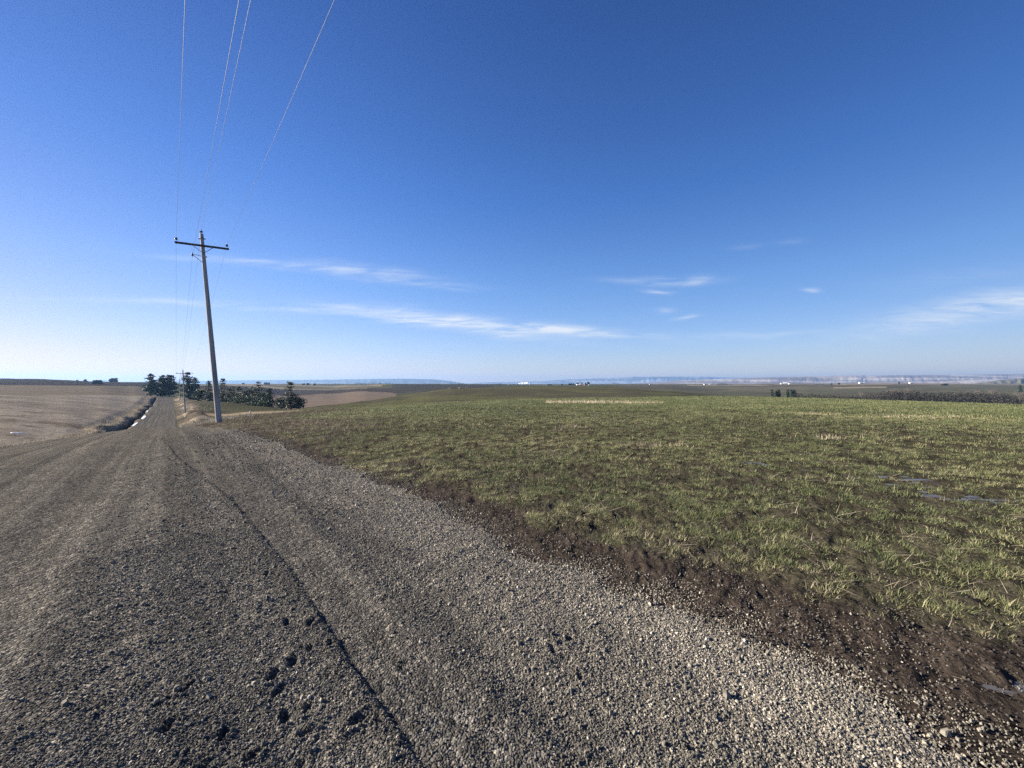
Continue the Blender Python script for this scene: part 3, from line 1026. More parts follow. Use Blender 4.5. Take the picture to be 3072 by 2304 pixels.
# ------------------------------------------------------------------ grasses and straw (stuff)
def blades_mesh(name, mat, x, y, z, nb, length, spread, width, lean, tint, segs=2, label=None, cat=None, flat=None):
    """tufts at (x,y,z): nb blades each, bent ribbons; arrays length/width/tint per tuft"""
    n = len(x)
    N_ = n * nb
    ti = np.repeat(np.arange(n), nb)
    a = rng.uniform(0, 2 * np.pi, N_)
    rad = np.sqrt(rng.uniform(0, 1, N_)) * spread[ti]
    bx, by = x[ti] + np.cos(a) * rad, y[ti] + np.sin(a) * rad
    bz = z[ti] - .008
    dirn = a + rng.normal(0, .7, N_)
    ln = length[ti] * rng.uniform(.5, 1.15, N_)
    le = np.clip(lean + rng.normal(0, .28, N_), 0.02, 1.5)
    w = width[ti] * rng.uniform(.7, 1.2, N_)
    wa = dirn + np.pi / 2 + rng.normal(0, .5, N_)
    wx, wy = np.cos(wa) * w / 2, np.sin(wa) * w / 2
    px_, py_, pz_ = bx.copy(), by.copy(), bz.copy()
    rows = []
    ang = le * .55
    if flat:
        ang = 1.45 + rng.normal(0, .09, N_)
        le = le * 0
    for k in range(segs + 1):
        tw = 1 - .85 * (k / segs) ** 1.5 if segs > 1 else 1 - k
        rows.append((px_ - wx * tw, py_ - wy * tw, pz_.copy(), px_ + wx * tw, py_ + wy * tw, pz_.copy()))
        sl = ln / segs
        px_, py_, pz_ = px_ + np.cos(dirn) * np.sin(ang) * sl, py_ + np.sin(dirn) * np.sin(ang) * sl, pz_ + np.cos(ang) * sl
        ang = ang + le * 1.1 / segs
    t = np.clip(tint[ti] + rng.normal(0, .13, N_), 0, 1)
    if segs == 1:
        V = np.stack([np.stack(rows[0][0:3], -1), np.stack(rows[0][3:6], -1), np.stack([rows[1][0], rows[1][1], rows[1][2]], -1)], 1)
        m_ = 3
        F = (np.arange(N_) * 3)[:, None] + np.array([[0, 1, 2]])
    else:
        V = np.stack([np.stack(c, -1) for rw in rows for c in (rw[0:3], rw[3:6])], 1)
        m_ = 2 * (segs + 1)
        q = np.array([[2 * k, 2 * k + 1, 2 * k + 3, 2 * k + 2] for k in range(segs)])
        F = ((np.arange(N_) * m_)[:, None, None] + q[None]).reshape(-1, 4)
    return V.reshape(-1, 3), F, np.repeat(t, m_)


def join_parts(name, mat, parts, label, cat):
    vs, loops, tots, ts, off = [], [], [], [], 0
    for (V, F, t) in parts:
        vs.append(V)
        ts.append(t)
        loops.append((F + off).ravel())
        tots.append(np.full(len(F), F.shape[1]))
        off += len(V)
    tot = np.concatenate(tots)
    st = np.concatenate([[0], np.cumsum(tot)[:-1]])
    me = np_mesh(name, np.vstack(vs), (np.concatenate(loops), st, tot), False, {'tint': ('FLOAT', np.concatenate(ts))})
    return tag(put(name, me, mat), label, cat, kind='stuff')


PUDDLES = [  # px, py centre, half width px, half height px
    (2675, 1430, 60, 3), (2745, 1438, 55, 2.5), (2790, 1449, 60, 4), (2850, 1487, 90, 5), (2900, 1497, 80, 4), (2760, 1474, 50, 3), (2960, 1506, 60, 3), (2640, 1418, 30, 2), (2660, 1452, 40, 2.5), (2815, 1463, 45, 2), (3020, 1500, 50, 2.5),
    (2255, 1388, 42, 3), (2290, 1393, 30, 2), (2420, 1412, 40, 3), (2470, 1407, 25, 2), (2990, 2050, 95, 30), (1290, 1482, 40, 3), (1790, 1242, 40, 2.5), (1570, 1237, 30, 2)]
PUD = []
for (px, py, hw, hh) in PUDDLES:
    # meet the line of sight with the ground
    Y = EYE * FPX / (py - 1152)
    for _ in range(8):
        zz = gz1((px - 1536) / FPX * Y, Y) - EYE
        Y = .5 * Y + .5 * (-zz * FPX / (py - 1152))
    PUD.append(((px - 1536) / FPX * Y, Y, hw / FPX * Y, max(hh / (py - 1152) * Y, .035)))


def puddle_q(x, y):
    q = np.full(x.shape, 9.)
    for (cx, cy, rx, ry) in PUD:
        q = np.minimum(q, np.sqrt(((x - cx) / rx) ** 2 + ((y - cy) / ry) ** 2))
    return q


def wheat_mask(x, y):
    u, v = uv_of(x, y)
    edge = crop_edge(u, v)
    p = sstep(edge - .25, edge + .6, v)
    wd = weedy(u, v, fbm(x * .5, y * .5, 51, 4))
    p = p * (1 - .9 * wd)
    c = fbm(x * 4.2, y * 4.2, 101, 3)
    p = p * (.02 + .98 * sstep(.42, .52, c))
    big = fbm(x * .13, y * .2, 102, 3)
    px = 1536 + FPX * np.clip(x / np.maximum(y, .5), -6, 6)
    brow = np.interp(px, [900, 1000, 1200, 1600, 2000, 2150, 2400], [44, 52, 62, 80, 92, 100, 100])
    p = p * (1 - sstep(-4, 6, y - brow))
    p = p * (.62 + .38 * sstep(.34, .48, big))
    return p * (puddle_q(x, y) > 1.05)


def make_wheat():
    parts = []
    for (dens, r0, r1, nb, ln, wd, spr, segs) in ((200, 1.8, 6, 26, .056, .0042, .055, 2), (155, 6, 14, 17, .060, .0062, .060, 2), (80, 14, 30, 11, .075, .012, .085, 1), (34, 30, 62, 7, .11, .026, .19, 1), (9, 62, 105, 6, .15, .055, .32, 1)):
        a0, a1 = -46, 84
        n = int(dens * R(a1 - a0) / 2 * (r1 * r1 - r0 * r0))
        x, y = scatter_sector(n, r0, r1, a0, a1)
        k = rng.uniform(0, 1, n) < wheat_mask(x, y)
        x, y = x[k], y[k]
        n = len(x)
        s = np.clip(rng.lognormal(0, .3, n), .5, 1.8)
        t = .30 + .30 * (fbm(x * .35, y * .35, 103, 3) - .4) * 2 + (rng.uniform(0, 1, n) > .76) * .36
        t = t - .14 * (r0 >= 30) - .06 * (r0 == 14)
        u, v = uv_of(x, y)
        t = t + .3 * (1 - sstep(.2, .9, v - 3.5)) * (u < 8)
        parts.append(blades_mesh('w', None, x, y, ground_z(x, y) , nb, ln * s, spr * s, wd * np.ones(n), 1.05, t, segs))
    join_parts('winter_wheat', M['blade'], parts, 'short green winter wheat growing in tufts over the wide field', 'grass')


make_wheat()


def make_straw():
    # lying stalks on the wheat field
    parts = []
    n = 2600
    x, y = scatter_sector(n, 2.2, 26, 0, 80)
    k = (wheat_mask(x, y) > .2) & (rng.uniform(0, 1, n) < sstep(.42, .62, fbm(x * .5, y * .5, 111, 2)) + .12)
    x, y = x[k], y[k]
    n = len(x)
    parts.append(blades_mesh('s', None, x, y, ground_z(x, y) + rng.uniform(.045, .075, n), 5, rng.uniform(.10, .36, n), np.full(n, .14), np.full(n, .0042) + .0003 * np.hypot(x, y), 1.5, rng.uniform(.4, 1, n), 2, flat=True))
    n = 9000
    x, y = scatter_sector(n, 2.2, 24, -30, 80)
    k = (wheat_mask(x, y) > .1) & (rng.uniform(0, 1, n) < .25 + .75 * sstep(.45, .62, fbm(x * .35, y * .35, 113, 3)))
    x, y = x[k], y[k]
    n = len(x)
    parts.append(blades_mesh('s', None, x, y, ground_z(x, y) + rng.uniform(.03, .06, n), 3, rng.uniform(.05, .15, n), np.full(n, .10), np.full(n, .0038) + .0004 * np.hypot(x, y), 1.5, rng.uniform(.15, .9, n), 1, flat=True))
    # stems on the mud by the gravel
    x, y = scatter_sector(700, 1.8, 9, -20, 60)
    u, v = uv_of(x, y)
    k = (v > 1.6) & (v < 4.2) & (rng.uniform(0, 1, 700) < .35)
    x, y = x[k], y[k]
    n = len(x)
    parts.append(blades_mesh('s', None, x, y, surface_z(x, y) + .022, 1, rng.uniform(.05, .16, n), np.full(n, .05), np.full(n, .0035), 1.45, rng.uniform(.4, 1, n), 2, flat=True))
    join_parts('fallen_straw', M['straw'], parts, 'pale broken straw lying over the wheat and the mud', 'straw')
    # upright pale stubble patch far out in the wheat
    n = 420
    t = rng.uniform(0, 1, n)
    px = 1640 + 350 * t ** 1.2
    Y = 47 + rng.normal(0, 1.3, n) - 5 * t
    x, y = (px - 1536) / FPX * Y, Y
    hs = np.where(t < .75, .42, .25) * rng.uniform(.5, 1.2, n)
    parts = [blades_mesh('s', None, x, y, ground_z(x, y), 7, hs, np.full(n, .16), np.full(n, .02), .25, rng.uniform(.5, 1, n), 1)]
    # thinner scattered clumps
    for (px, py, k_) in ((2450, 1262, 60), (2690, 1278, 40), (2830, 1275, 30), (2700, 1268, 30), (1910, 1420, 16), (2010, 1425, 18), (1690, 1340, 14), (1480, 1332, 20), (2500, 1385, 20)):
        Y0 = 2.4 * FPX / (py - 1152) * (.72 + .28 * min(1, (py - 1152) / 200))
        x = (px - 1536) / FPX * Y0 + rng.normal(0, .045 * Y0, k_)
        y = Y0 + rng.normal(0, .02 * Y0, k_)
        parts.append(blades_mesh('s', None, x, y, ground_z(x, y), 6, np.full(k_, .16), np.full(k_, .12), np.full(k_, .004) + .0004 * Y0, 1.0, rng.uniform(.3, 1, k_), 1))
    join_parts('dry_stubble', M['straw'], parts, 'pale standing stubble left in a long patch across the wheat', 'stubble')


make_straw()


def make_dry_grass():
    parts = []

    def strip(u, v, ln, wd, spr, nb, t0, t1, lean=.5):
        x, y = xy_of(u, v)
        n = len(x)
        parts.append(blades_mesh('d', None, x, y, ground_z(x, y), nb, ln * rng.uniform(.6, 1.3, n), np.full(n, spr), np.full(n, wd), lean, rng.uniform(t0, t1, n), 1))
    # thin pale fringe along the lip of the road on the stubble side
    n = 3200
    u = rng.uniform(14, 66, n)
    strip(u, V_LEFT + .15 - np.abs(rng.normal(.0, .45, n)), .22, .022, .12, 7, .55, 1)
    # the bank over the ditch
    n = 2600
    u = rng.uniform(56, 318, n)
    wob = fbm(u * .07, u * 0 + 3, 5, 3) - .5
    strip(u, -8.4 - wob * 2.6 + rng.normal(0, .8, n), .28, .05, .3, 6, .2, 1)
    n = 900
    u = rng.uniform(56, 318, n)
    wob = fbm(u * .07, u * 0 + 3, 5, 3) - .5
    strip(u, -7.0 - wob * 2.6 + rng.normal(0, .3, n), .18, .05, .25, 5, 0, .3)  # low tufts tinted dark for the bank's shaded side
    # the rough verge under the poles
    n = 4200
    u = rng.uniform(42, 330, n)
    v = 1.3 + np.abs(rng.normal(0, 3.4, n))
    k = fbm(u * .05, v * .5, 60, 3) + rng.normal(0, .06, n) > .47
    strip(u[k], v[k], .38, .055, .3, 6, .15, 1)
    join_parts('dry_grass', M['drygrass'], parts, 'dry yellow grass along the ditch bank and the pole verge', 'grass')
    # dark dead weeds between the gravel and the wheat by the first pole
    n = 9000
    u = rng.uniform(9, 48, n)
    v = v_right(u) + .2 + rng.uniform(0, 1, n) ** .8 * (6 + u * .45)
    x, y = xy_of(u, v)
    wd = weedy(u, v, fbm(x * .5, y * .5, 51, 4))
    k = rng.uniform(0, 1, n) < wd * (.25 + .9 * sstep(.4, .6, fbm(x * .8, y * .8, 112, 2)))
    x, y = x[k], y[k]
    n = len(x)
    p2 = [blades_mesh('d', None, x, y, ground_z(x, y), 7, rng.uniform(.08, .24, n), np.full(n, .13), np.full(n, .016), .95, rng.uniform(.0, .95, n) ** 1.3, 1)]
    join_parts('dead_weeds', M['weed'], p2, 'brown dead weeds flattened on the trampled soil around the pole', 'weeds')


make_dry_grass()


# ------------------------------------------------------------------ puddles and snow strips
def blob_sheet(name, cx, cy, rx, ry, mat, lift, ang=0.0, seed=0, nr=6, na=40, dome=0.0, level=False):
    vs, fs = [], []
    zc = gz1(cx, cy)
    a = np.linspace(0, 2 * np.pi, na, endpoint=False)
    wob = 1 + .55 * (fbm(np.cos(a) * 1.7 + seed, np.sin(a) * 1.7, 200 + seed, 3) - .5) * 2 * .8
    X, Y, Q = [cx], [cy], [0]
    for i in range(1, nr + 1):
        q = i / nr
        lx, ly = np.cos(a) * rx * q * wob, np.sin(a) * ry * q * wob
        X += list(cx + lx * math.cos(ang) - ly * math.sin(ang))
        Y += list(cy + lx * math.sin(ang) + ly * math.cos(ang))
        Q += [q] * na
    X, Y, Q = np.array(X), np.array(Y), np.array(Q)
    Zz = ground_z(X, Y) + lift + dome * (1 - Q ** 2)
    if level:
        Zz = np.full_like(Zz, np.median(Zz)) * .7 + Zz * .3
    Zz = np.where(Q > .99, Zz - lift - .02, Zz)
    F = [(0, 1 + k, 1 + (k + 1) % na) for k in range(na)]
    for i in range(nr - 1):
        b0, b1 = 1 + i * na, 1 + (i + 1) * na
        F += [(b0 + k, b1 + k, b1 + (k + 1) % na, b0 + (k + 1) % na) for k in range(na)]
    me = bpy.data.meshes.new(name)
    me.from_pydata(np.stack([X, Y, Zz], -1).tolist(), [], F)
    me.polygons.foreach_set('use_smooth', [True] * len(F))
    me.update()
    return put(name, me, mat)


for i, (cx, cy, rx, ry) in enumerate(PUD):
    tag(blob_sheet('puddle', cx, cy, rx, ry, M['water'], -.002, -.12, i), kind='structure')

SNOW = [((427, 1258), (436, 1246), 0.36, 'longest white snow strip in the roadside ditch'),
        ((401, 1277), (413, 1268), .26, 'short white snow strip at the near end of the ditch'),
        ((440, 1238), (449, 1228), .2, 'thin white snow strip at the far end of the ditch')]
for i, (a, b, w_, lab) in enumerate(SNOW):
    pts = []
    for (px, py) in (a, b):
        # on the road bed: solve for distance by sight line
        best = min(np.arange(40, 260, .5), key=lambda Y: abs((gz1((px - 1536) / FPX * Y, Y) - EYE) - Z(Y, py)))
        pts.append(Vector(((px - 1536) / FPX * best, best)))
    c = (pts[0] + pts[1]) / 2
    d = pts[1] - pts[0]
    o = blob_sheet('snow_strip', c.x, c.y, max(d.length / 2, 2.0), w_, M['snow'], .06, math.atan2(d.y, d.x), 30 + i, dome=.04)
    tag(o, lab, 'snow patch', 'snow strips in the ditch')
x_, y_ = bearing_point(53, 62)
best = min(np.arange(45, 160, .5), key=lambda Y: abs((gz1((53 - 1536) / FPX * Y, Y) - EYE) - Z(Y, 1299)))
o = blob_sheet('snow_strip', (53 - 1536) / FPX * best, best, .6, .16, M['snow'], .05, R(20), 44, dome=.03)
tag(o, 'lone white snow strip out in the tan stubble field', 'snow patch', 'snow strips in the ditch')


# ------------------------------------------------------------------ power line
ROADDIR = Vector((-SA, CA, 0))
ACROSS = Vector((CA, SA, 0))
POLE_SPOTS = [(657, 27.5, -2.77, 13.30, -.98, 0.0), (555, 105, -7.0, 10.75, -.45, .0), (540, 190, -6.93, 9.7, -.1, 0.0)]


def insulator(parent, base, up, s=1.0):
    """pin insulator with two skirts on a steel pin"""
    o = MB()
    prof = [(.02, .0), (.055, .0), (.075, .015), (.06, .035), (.045, .05), (.085, .06), (.105, .075), (.08, .10), (.05, .12), (.038, .135), (.05, .15), (.045, .175), (.02, .185)]
    o.lathe([(r * s, z * s) for r, z in prof], (0, 0, .10 * s), 14)
    ins = o.build('insulator', M['glaze'], parent, True)
    ins.location = base
    ins.rotation_mode = 'QUATERNION'
    ins.rotation_quaternion = Vector((0, 0, 1)).rotation_difference(up)
    p = MB()
    p.tube([(0, 0, -.16 * s), (0, 0, .12 * s)], .014 * s, 8)
    p.build('pin', M['iron'], ins)
    return ins


def make_pole(px, Y, zrel, h, lean, arm_half, label, detail=True):
    x, y = bearing_point(px, Y)
    zg = EYE + zrel
    root = empty('utility_pole', (x, y, zg))
    tag(root, label, 'utility pole', 'wooden poles along the gravel road')
    top = ACROSS * lean + Vector((0, 0, h))
    ax = top.normalized()
    side = (ACROSS - ax * ACROSS.dot(ax)).normalized()
    fwd = ax.cross(side).normalized()
    if fwd.dot(ROADDIR) < 0:
        fwd = -fwd
    r0, r1 = .188, .108
    if not detail:
        r0, r1 = .19, .12
    s = MB()
    nn = 24
    ks = 14
    s.tube([ax * (-1.2 + (h + 1.2) * i / ks * 1.0) for i in range(ks + 1)], [r0 + (r1 - r0) * (i / ks) for i in range(ks + 1)], nn)
    s.build('pole_shaft', M['wood'], root, True)
    za = h - .86
    ac = ax * za - fwd * (r1 + .055)
    tilt = Matrix.Rotation(R(1.0), 3, fwd)
    sd = side
    arm = MB()
    Mx = Matrix((sd, fwd, sd.cross(fwd))).transposed().to_4x4()
    Mx.translation = ac
    arm.box((0, 0, 0), (arm_half * 2, .10, .125), Mx)
    arm.build('crossarm', M['arm'], root)
    ups = ax
    pts = []
    for sg in (-1, 1):
        bp = ac + sd * sg * (arm_half - .10) + ax * .065
        insulator(root, bp, ups, 1.0)
        pts.append(Vector((x, y, zg)) + bp + ups * .235)
    insulator(root, ax * (h - .02) + Vector((0, 0, 0)), ups, 1.0)
    pts.append(Vector((x, y, zg)) + ax * (h + .215))
    for sg in (-1, 1):
        b = MB()
        b.tube([ac + sd * sg * .58 - fwd * .057 - ax * .05, ax * (za - .50) - fwd * (r1 + .012)], .017, 6)
        b.build('brace', M['iron'], root)
    # neutral bracket on the field side
    br = MB()
    tip = ax * (h - 1.52) - sd * .60
    br.tube([ax * (h - 1.55) - sd * (r1 * .9), ax * (h - 1.50) - sd * .35, tip], .018, 6)
    br.tube([ax * (h - 1.98) - sd * (r1 * .9), ax * (h - 1.78) - sd * .30, tip], .018, 6)
    bro = br.build('neutral_bracket', M['iron'], root)
    sp = MB()
    sp.lathe([(.02, -.12), (.03, -.10), (.03, -.05), (.075, -.03), (.075, .02), (.035, .05), (.03, .12), (.02, .15)], tip, 12)
    sp.build('spool_insulator', M['glaze'], bro, True)
    pts.append(Vector((x, y, zg)) + tip - Vector((0, 0, .02)))
    if detail:
        for (hh, sg) in ((h - 1.57, 1), (h - .35, -1), (h - .33, 1)):
            b = MB()
            b.tube([ax * hh + sd * sg * r1 * .6, ax * hh + sd * sg * (r1 + .10)], .02, 8)
            b.lathe([(.035, -.03), (.035, .03)], ax * hh + sd * sg * (r1 + .05), 8)
            b.build('bolt', M['iron'], root)
        c = MB()
        c.lathe([(r1 + .012, -.03), (r1 + .016, .0), (r1 + .012, .03)], ax * (h - .30), 20)
        c.build('pole_band', M['iron'], root, True)
    return pts


P1 = make_pole(*POLE_SPOTS[0][:5], 1.48, 'large leaning grey timber pole standing beside the near gravel')
P2 = make_pole(*POLE_SPOTS[1][:5], 1.48, 'smaller looking timber pole on the grassy mound down the road', False)
P3 = make_pole(*POLE_SPOTS[2][:5], 1.40, 'farthest timber pole in front of the pines at the road crest', False)


def make_wires():
    back = []
    for p in P1:
        # the pole behind the walker stands about ninety metres back
        q = p - ROADDIR * 92
        q.z = p.z + 1.0
        back.append(q)
    ahead = [p + ROADDIR * 100 + Vector((0, 0, -3.5)) for p in P3]
    labs = ['power line wire on the field end of the crossarms, nearest the stubble', 'power line wire on the wheat end of the crossarms',
            'power line wire carried on the pole tops', 'lowest power line wire carried on the side brackets']
    for i, lab in enumerate(labs):
        m_ = MB()
        chain = [back[i], P1[i], P2[i], P3[i], ahead[i]]
        pts, rad = [], []
        for a, b, sag in zip(chain[:-1], chain[1:], (1.1, 1.3, 1.4, 1.3)):
            for k in range(24):
                t = k / 24
                p = a.lerp(b, t)
                p.z -= sag * 4 * t * (1 - t)
                pts.append(p)
        pts.append(chain[-1])
        m_.tube(pts, .005, 6)
        tag(m_.build('power_line', M['wire'], None, True), lab, 'wire', 'wires strung between the poles')


make_wires()

# small marker stake out in the weeds
xs_, ys_ = bearing_point(750, 36)
st = empty('marker_stake', (xs_, ys_, gz1(xs_, ys_)))
tag(st, 'short pale marker stake in the weeds beyond the leaning pole', 'stake')
b_ = MB()
b_.tube([(0, 0, -.2), (.01, .0, .34)], .045, 6)
b_.build('stake_post', M['wood'], st)
b_ = MB()
b_.tube([(.01, 0, .34), (.012, 0, .50)], .055, 8)
b_.build('stake_cap', M['white_wall'], st)


# ------------------------------------------------------------------ trees
def crown_faces(V, F, T, c, size, n, flat=.55, t0=.4, fs=1.0):
    """n small leaf faces in a ragged clump round c"""
    for _ in range(n):
        p = Vector((random.gauss(0, .5), random.gauss(0, .5), random.gauss(0, .5 * flat))) * size + c
        d = Vector((random.gauss(0, 1), random.gauss(0, 1), random.gauss(0, .6))).normalized()
        e = d.orthogonal().normalized()
        e.rotate(Matrix.Rotation(random.uniform(0, 6.28), 3, d))
        s = size * random.uniform(.22, .5) * fs
        b = len(V)
        V += [p - e * s * .5, p + e * s * .5, p + d * s * 1.2]
        F.append((b, b + 1, b + 2))
        t = min(max(t0 + random.gauss(0, .2), 0), 1)
        T += [t, t, t]


PROF = {'pine': [(.06, .75), (.15, 1.0), (.35, .95), (.55, .82), (.75, .60), (.9, .36), (1.0, .10)],
        'spruce': [(.02, .95), (.12, 1.0), (.3, .78), (.5, .55), (.7, .34), (.88, .15), (1.0, .02)],
        'round': [(.18, .55), (.3, .95), (.5, 1.0), (.7, .95), (.85, .75), (1.0, .30)]}


def needle_tree(px, top, base, wpx, Y, style, label, group, seed, name='pine_tree', gap=.25, sink=.3):
    random.seed(seed)
    x, y = bearing_point(px, Y)
    zg = EYE + Z(Y, base)
    zg = min(zg, gz1(x, y) + .3)
    h = EYE + Z(Y, top) - zg
    w = wpx / FPX * Y / 2 * 1.12
    root = empty(name, (x, y, zg))
    tag(root, label, 'tree', group)
    tr = MB()
    bend = random.uniform(-.03, .03) * h
    tp = [Vector((bend * math.sin(i / 6 * 3), bend * .5 * math.sin(i / 6 * 2), -sink + (h * .97 + sink) * i / 6)) for i in range(7)]
    tr.tube(tp, [max(h * .020 * (1 - i / 6.6), .03) for i in range(7)], 7)
    V, F, T = [], [], []
    fs = min(max(Y / 130, 1.2), 3.0)
    prof = PROF[style]
    nlev = int(max(9, h * 1.25))
    for i in range(nlev):
        f = .05 + .95 * (i + random.uniform(-.3, .3)) / nlev
        if f < prof[0][0]:
            continue
        rad = float(np.interp(f, [p[0] for p in prof], [p[1] for p in prof])) * w
        nbr = max(4, int(6 - 2 * f))
        a0 = random.uniform(0, 6.28)
        for k in range(nbr):
            if random.random() < gap:
                continue
            an = a0 + k * 6.28 / nbr + random.uniform(-.35, .35)
            ln = rad * random.uniform(.72, 1.12)
            z0 = h * f
            o = tp[min(6, int(f * 6))]
            st_ = Vector((o.x, o.y, z0))
            droop = random.uniform(-.10, .22) * ln
            en = st_ + Vector((math.cos(an) * ln, math.sin(an) * ln, droop + (.15 * ln if f > .6 else 0)))
            if ln > .5:
                tr.tube([st_ - Vector((0, 0, .1)), st_.lerp(en, .55), en], [max(.012 * h * .35, .03), .03, .012], 4, False)
            nst = max(2, int(ln / .55))
            for q in range(nst):
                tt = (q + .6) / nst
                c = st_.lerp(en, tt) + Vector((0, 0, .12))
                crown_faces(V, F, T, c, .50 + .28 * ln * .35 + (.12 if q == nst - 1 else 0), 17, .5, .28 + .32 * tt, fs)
    crown_faces(V, F, T, tp[-1] + Vector((0, 0, -h * .03)),   .35, 12, 1.3, .5, fs)
    me = np_mesh('crown', np.array([tuple(v) for v in V]), np.array(F), False, {'tint': ('FLOAT', np.array(T))})
    tr.build('trunk', M['bark'], root)
    put('crown', me, M['needles'], root)
    return root


G1 = 'pines at the crest of the gravel road'
G2 = 'evergreens growing along the draw'
TREES = [
    (452, 1120, 1189, 34, 236, 'pine', 'open topped pine with bare trunk, first of the crest pines beside the stubble', G1),
    (487, 1124, 1190, 32, 242, 'pine', 'ragged pine in the middle of the crest row behind the road end', G1),
    (507, 1124, 1191, 37, 246, 'pine', 'dense dark pine at the very end of the visible gravel road', G1),
    (566, 1116, 1194, 40, 222, 'pine', 'tallest dark pine just behind the smaller poles', G1),
    (588, 1130, 1194, 26, 226, 'pine', 'lower pine leaning on the tallest crest pine', G1),
    (599, 1172, 1200, 34, 172, 'round', 'low rounded evergreen at the upper end of the draw', G2),
    (627, 1141, 1204, 30, 168, 'spruce', 'narrow evergreen showing just before the leaning pole shaft', G2),
    (668, 1133, 1209, 36, 156, 'spruce', 'tall evergreen showing just past the leaning pole shaft', G2),
    (688, 1164, 1212, 22, 152, 'spruce', 'small slim evergreen in the thick of the draw trees', G2),
    (701, 1160, 1214, 26, 150, 'spruce', 'second slim evergreen in the thick of the draw trees', G2),
    (716, 1158, 1216, 30, 146, 'pine', 'bushy evergreen in the middle of the draw trees', G2),
    (734, 1174, 1218, 34, 143, 'round', 'short wide evergreen before the tall cone shaped one', G2),
    (754, 1160, 1220, 32, 139, 'pine', 'greyish evergreen touching the tall cone shaped one', G2),
    (775, 1143, 1224, 44, 134, 'spruce', 'tall cone shaped evergreen with narrow spire in the draw', G2),
    (796, 1178, 1226, 34, 131, 'round', 'squat dark evergreen at the foot of the tall spire', G2),
    (808, 1162, 1228, 36, 129, 'spruce', 'pale tipped evergreen closing the row along the draw', G2),
    (873, 1141, 1230, 56, 120, 'spruce', 'big separate evergreen standing alone by the brown stubble', G2),
    (842, 1196, 1230, 26, 121, 'round', 'low evergreen bush at the foot of the big separate one', G2),
    (896, 1194, 1230, 30, 121, 'round', 'small skirt of evergreen beside the big separate one', G2),
]
for i, t_ in enumerate(TREES):
    t_ = list(t_)
    if i > 4:
        t_[3] *= 1.06
    needle_tree(*t_, seed=300 + i, gap=.24 if i < 5 else .16)


def bare_tree(px, top, base, wpx, Y, label, group, seed, name='bare_tree', density=3):
    random.seed(seed)
    x, y = bearing_point(px, Y)
    zg = min(EYE + Z(Y, base), gz1(x, y) + .3)
    h = EYE + Z(Y, top) - zg
    w = wpx / FPX * Y / 2
    root = empty(name, (x, y, zg))
    tag(root, label, 'tree', group)
    tr = MB()
    tr.tube([(0, 0, -.3), (0.05 * w, 0, h * .3), (0, .05 * w, h * .6)], [h * .02 + .05, h * .014 + .04, .05], 6)
    tr.build('trunk', M['twig'], root)
    cr = MB()

    def grow(p, d, ln, r, lev):
        e = p + d * ln
        cr.tube([p, p.lerp(e, .5) + Vector((random.gauss(0, .05), random.gauss(0, .05), 0)) * ln, e], [r, r * .8, r * .55], 3, False)
        if lev == 0:
            return
        for _ in range(density + (lev == 1)):
            nd = (d + Vector((random.gauss(0, .55), random.gauss(0, .55), random.gauss(.15, .35)))).normalized()
            grow(p.lerp(e, random.uniform(.45, 1)), nd, ln * random.uniform(.5, .75), r * .6, lev - 1)
    for k in range(7):
        a = random.uniform(0, 6.28)
        z0 = h * random.uniform(.25, .6)
        d = Vector((math.cos(a) * .55 * min(1, 2 * w / h), math.sin(a) * .55 * min(1, 2 * w / h), .8)).normalized()
        grow(Vector((0, 0, z0)), d, (h - z0) * .45, .055, 3)
    cr.build('crown', M['twig'], root)
    return root


G3 = 'bare trees at the dark thicket'
BARE = [(2668, 1163, 1185, 10, 'first slim bare tree of the leafless clump over the thicket'), (2680, 1162, 1186, 9, 'second slim bare tree of the leafless clump over the thicket'),
        (2687, 1163, 1186, 9, 'third slim bare tree of the leafless clump over the thicket'), (2697, 1166, 1187, 10, 'last slim bare tree of the leafless clump over the thicket'),
        (2720, 1165, 1187, 12, 'thin bare tree beside the rounded bare crown'), (2730, 1160, 1188, 20, 'bare tree with rounded crown above the dark thicket'),
        (2584, 1172, 1196, 16, 'grey bare tree in the gap between the two dark thickets'), (2975, 1162, 1186, 18, 'bare tree behind the far end of the long thicket'),
        (2986, 1168, 1188, 14, 'brownish bare tree touching the one behind the long thicket'), (2931, 1166, 1187, 14, 'lone bare tree behind the long thicket'),
        (3060, 1168, 1212, 30, 'tan leafless tree at the end of the long thicket'), (2855, 1172, 1189, 12, 'small bare tree poking over the middle of the long thicket')]
for i, (px, tp_, bs, w_, lab) in enumerate(BARE):
    bare_tree(px, tp_, bs, w_, 262, lab, G3, 500 + i)
bare_tree(836, 1190, 1229, 16, 122, 'tan leafless bush between the draw row and the big evergreen', G2, 530, 'bare_bush', 3)
bare_tree(806, 1158, 1200, 14, 131, 'brown leafless treetop among the draw evergreens', G2, 531)

G4 = 'evergreens on the field edge by the thicket'
for i, (px, tp_, bs, w_, Y, sty, lab) in enumerate([
        (2316, 1168, 1193, 7, 235, 'spruce', 'thin upright evergreen standing on the wheat skyline'),
        (2329, 1171, 1193, 9, 236, 'spruce', 'lower half of the paired evergreens on the wheat skyline'),
        (2336, 1167, 1193, 11, 236, 'spruce', 'taller half of the paired evergreens on the wheat skyline'),
        (2363, 1168, 1186, 11, 330, 'spruce', 'cone shaped evergreen behind the start of the low thicket'),
        (2378, 1169, 1186, 15, 332, 'round', 'round topped evergreen behind the start of the low thicket'),
        (3060, 1154, 1166, 8, 520, 'spruce', 'single dark evergreen on the far slope near the frame edge')]):
    needle_tree(px, tp_, bs, w_, Y, sty, lab, G4, 560 + i, 'evergreen_tree', .1)

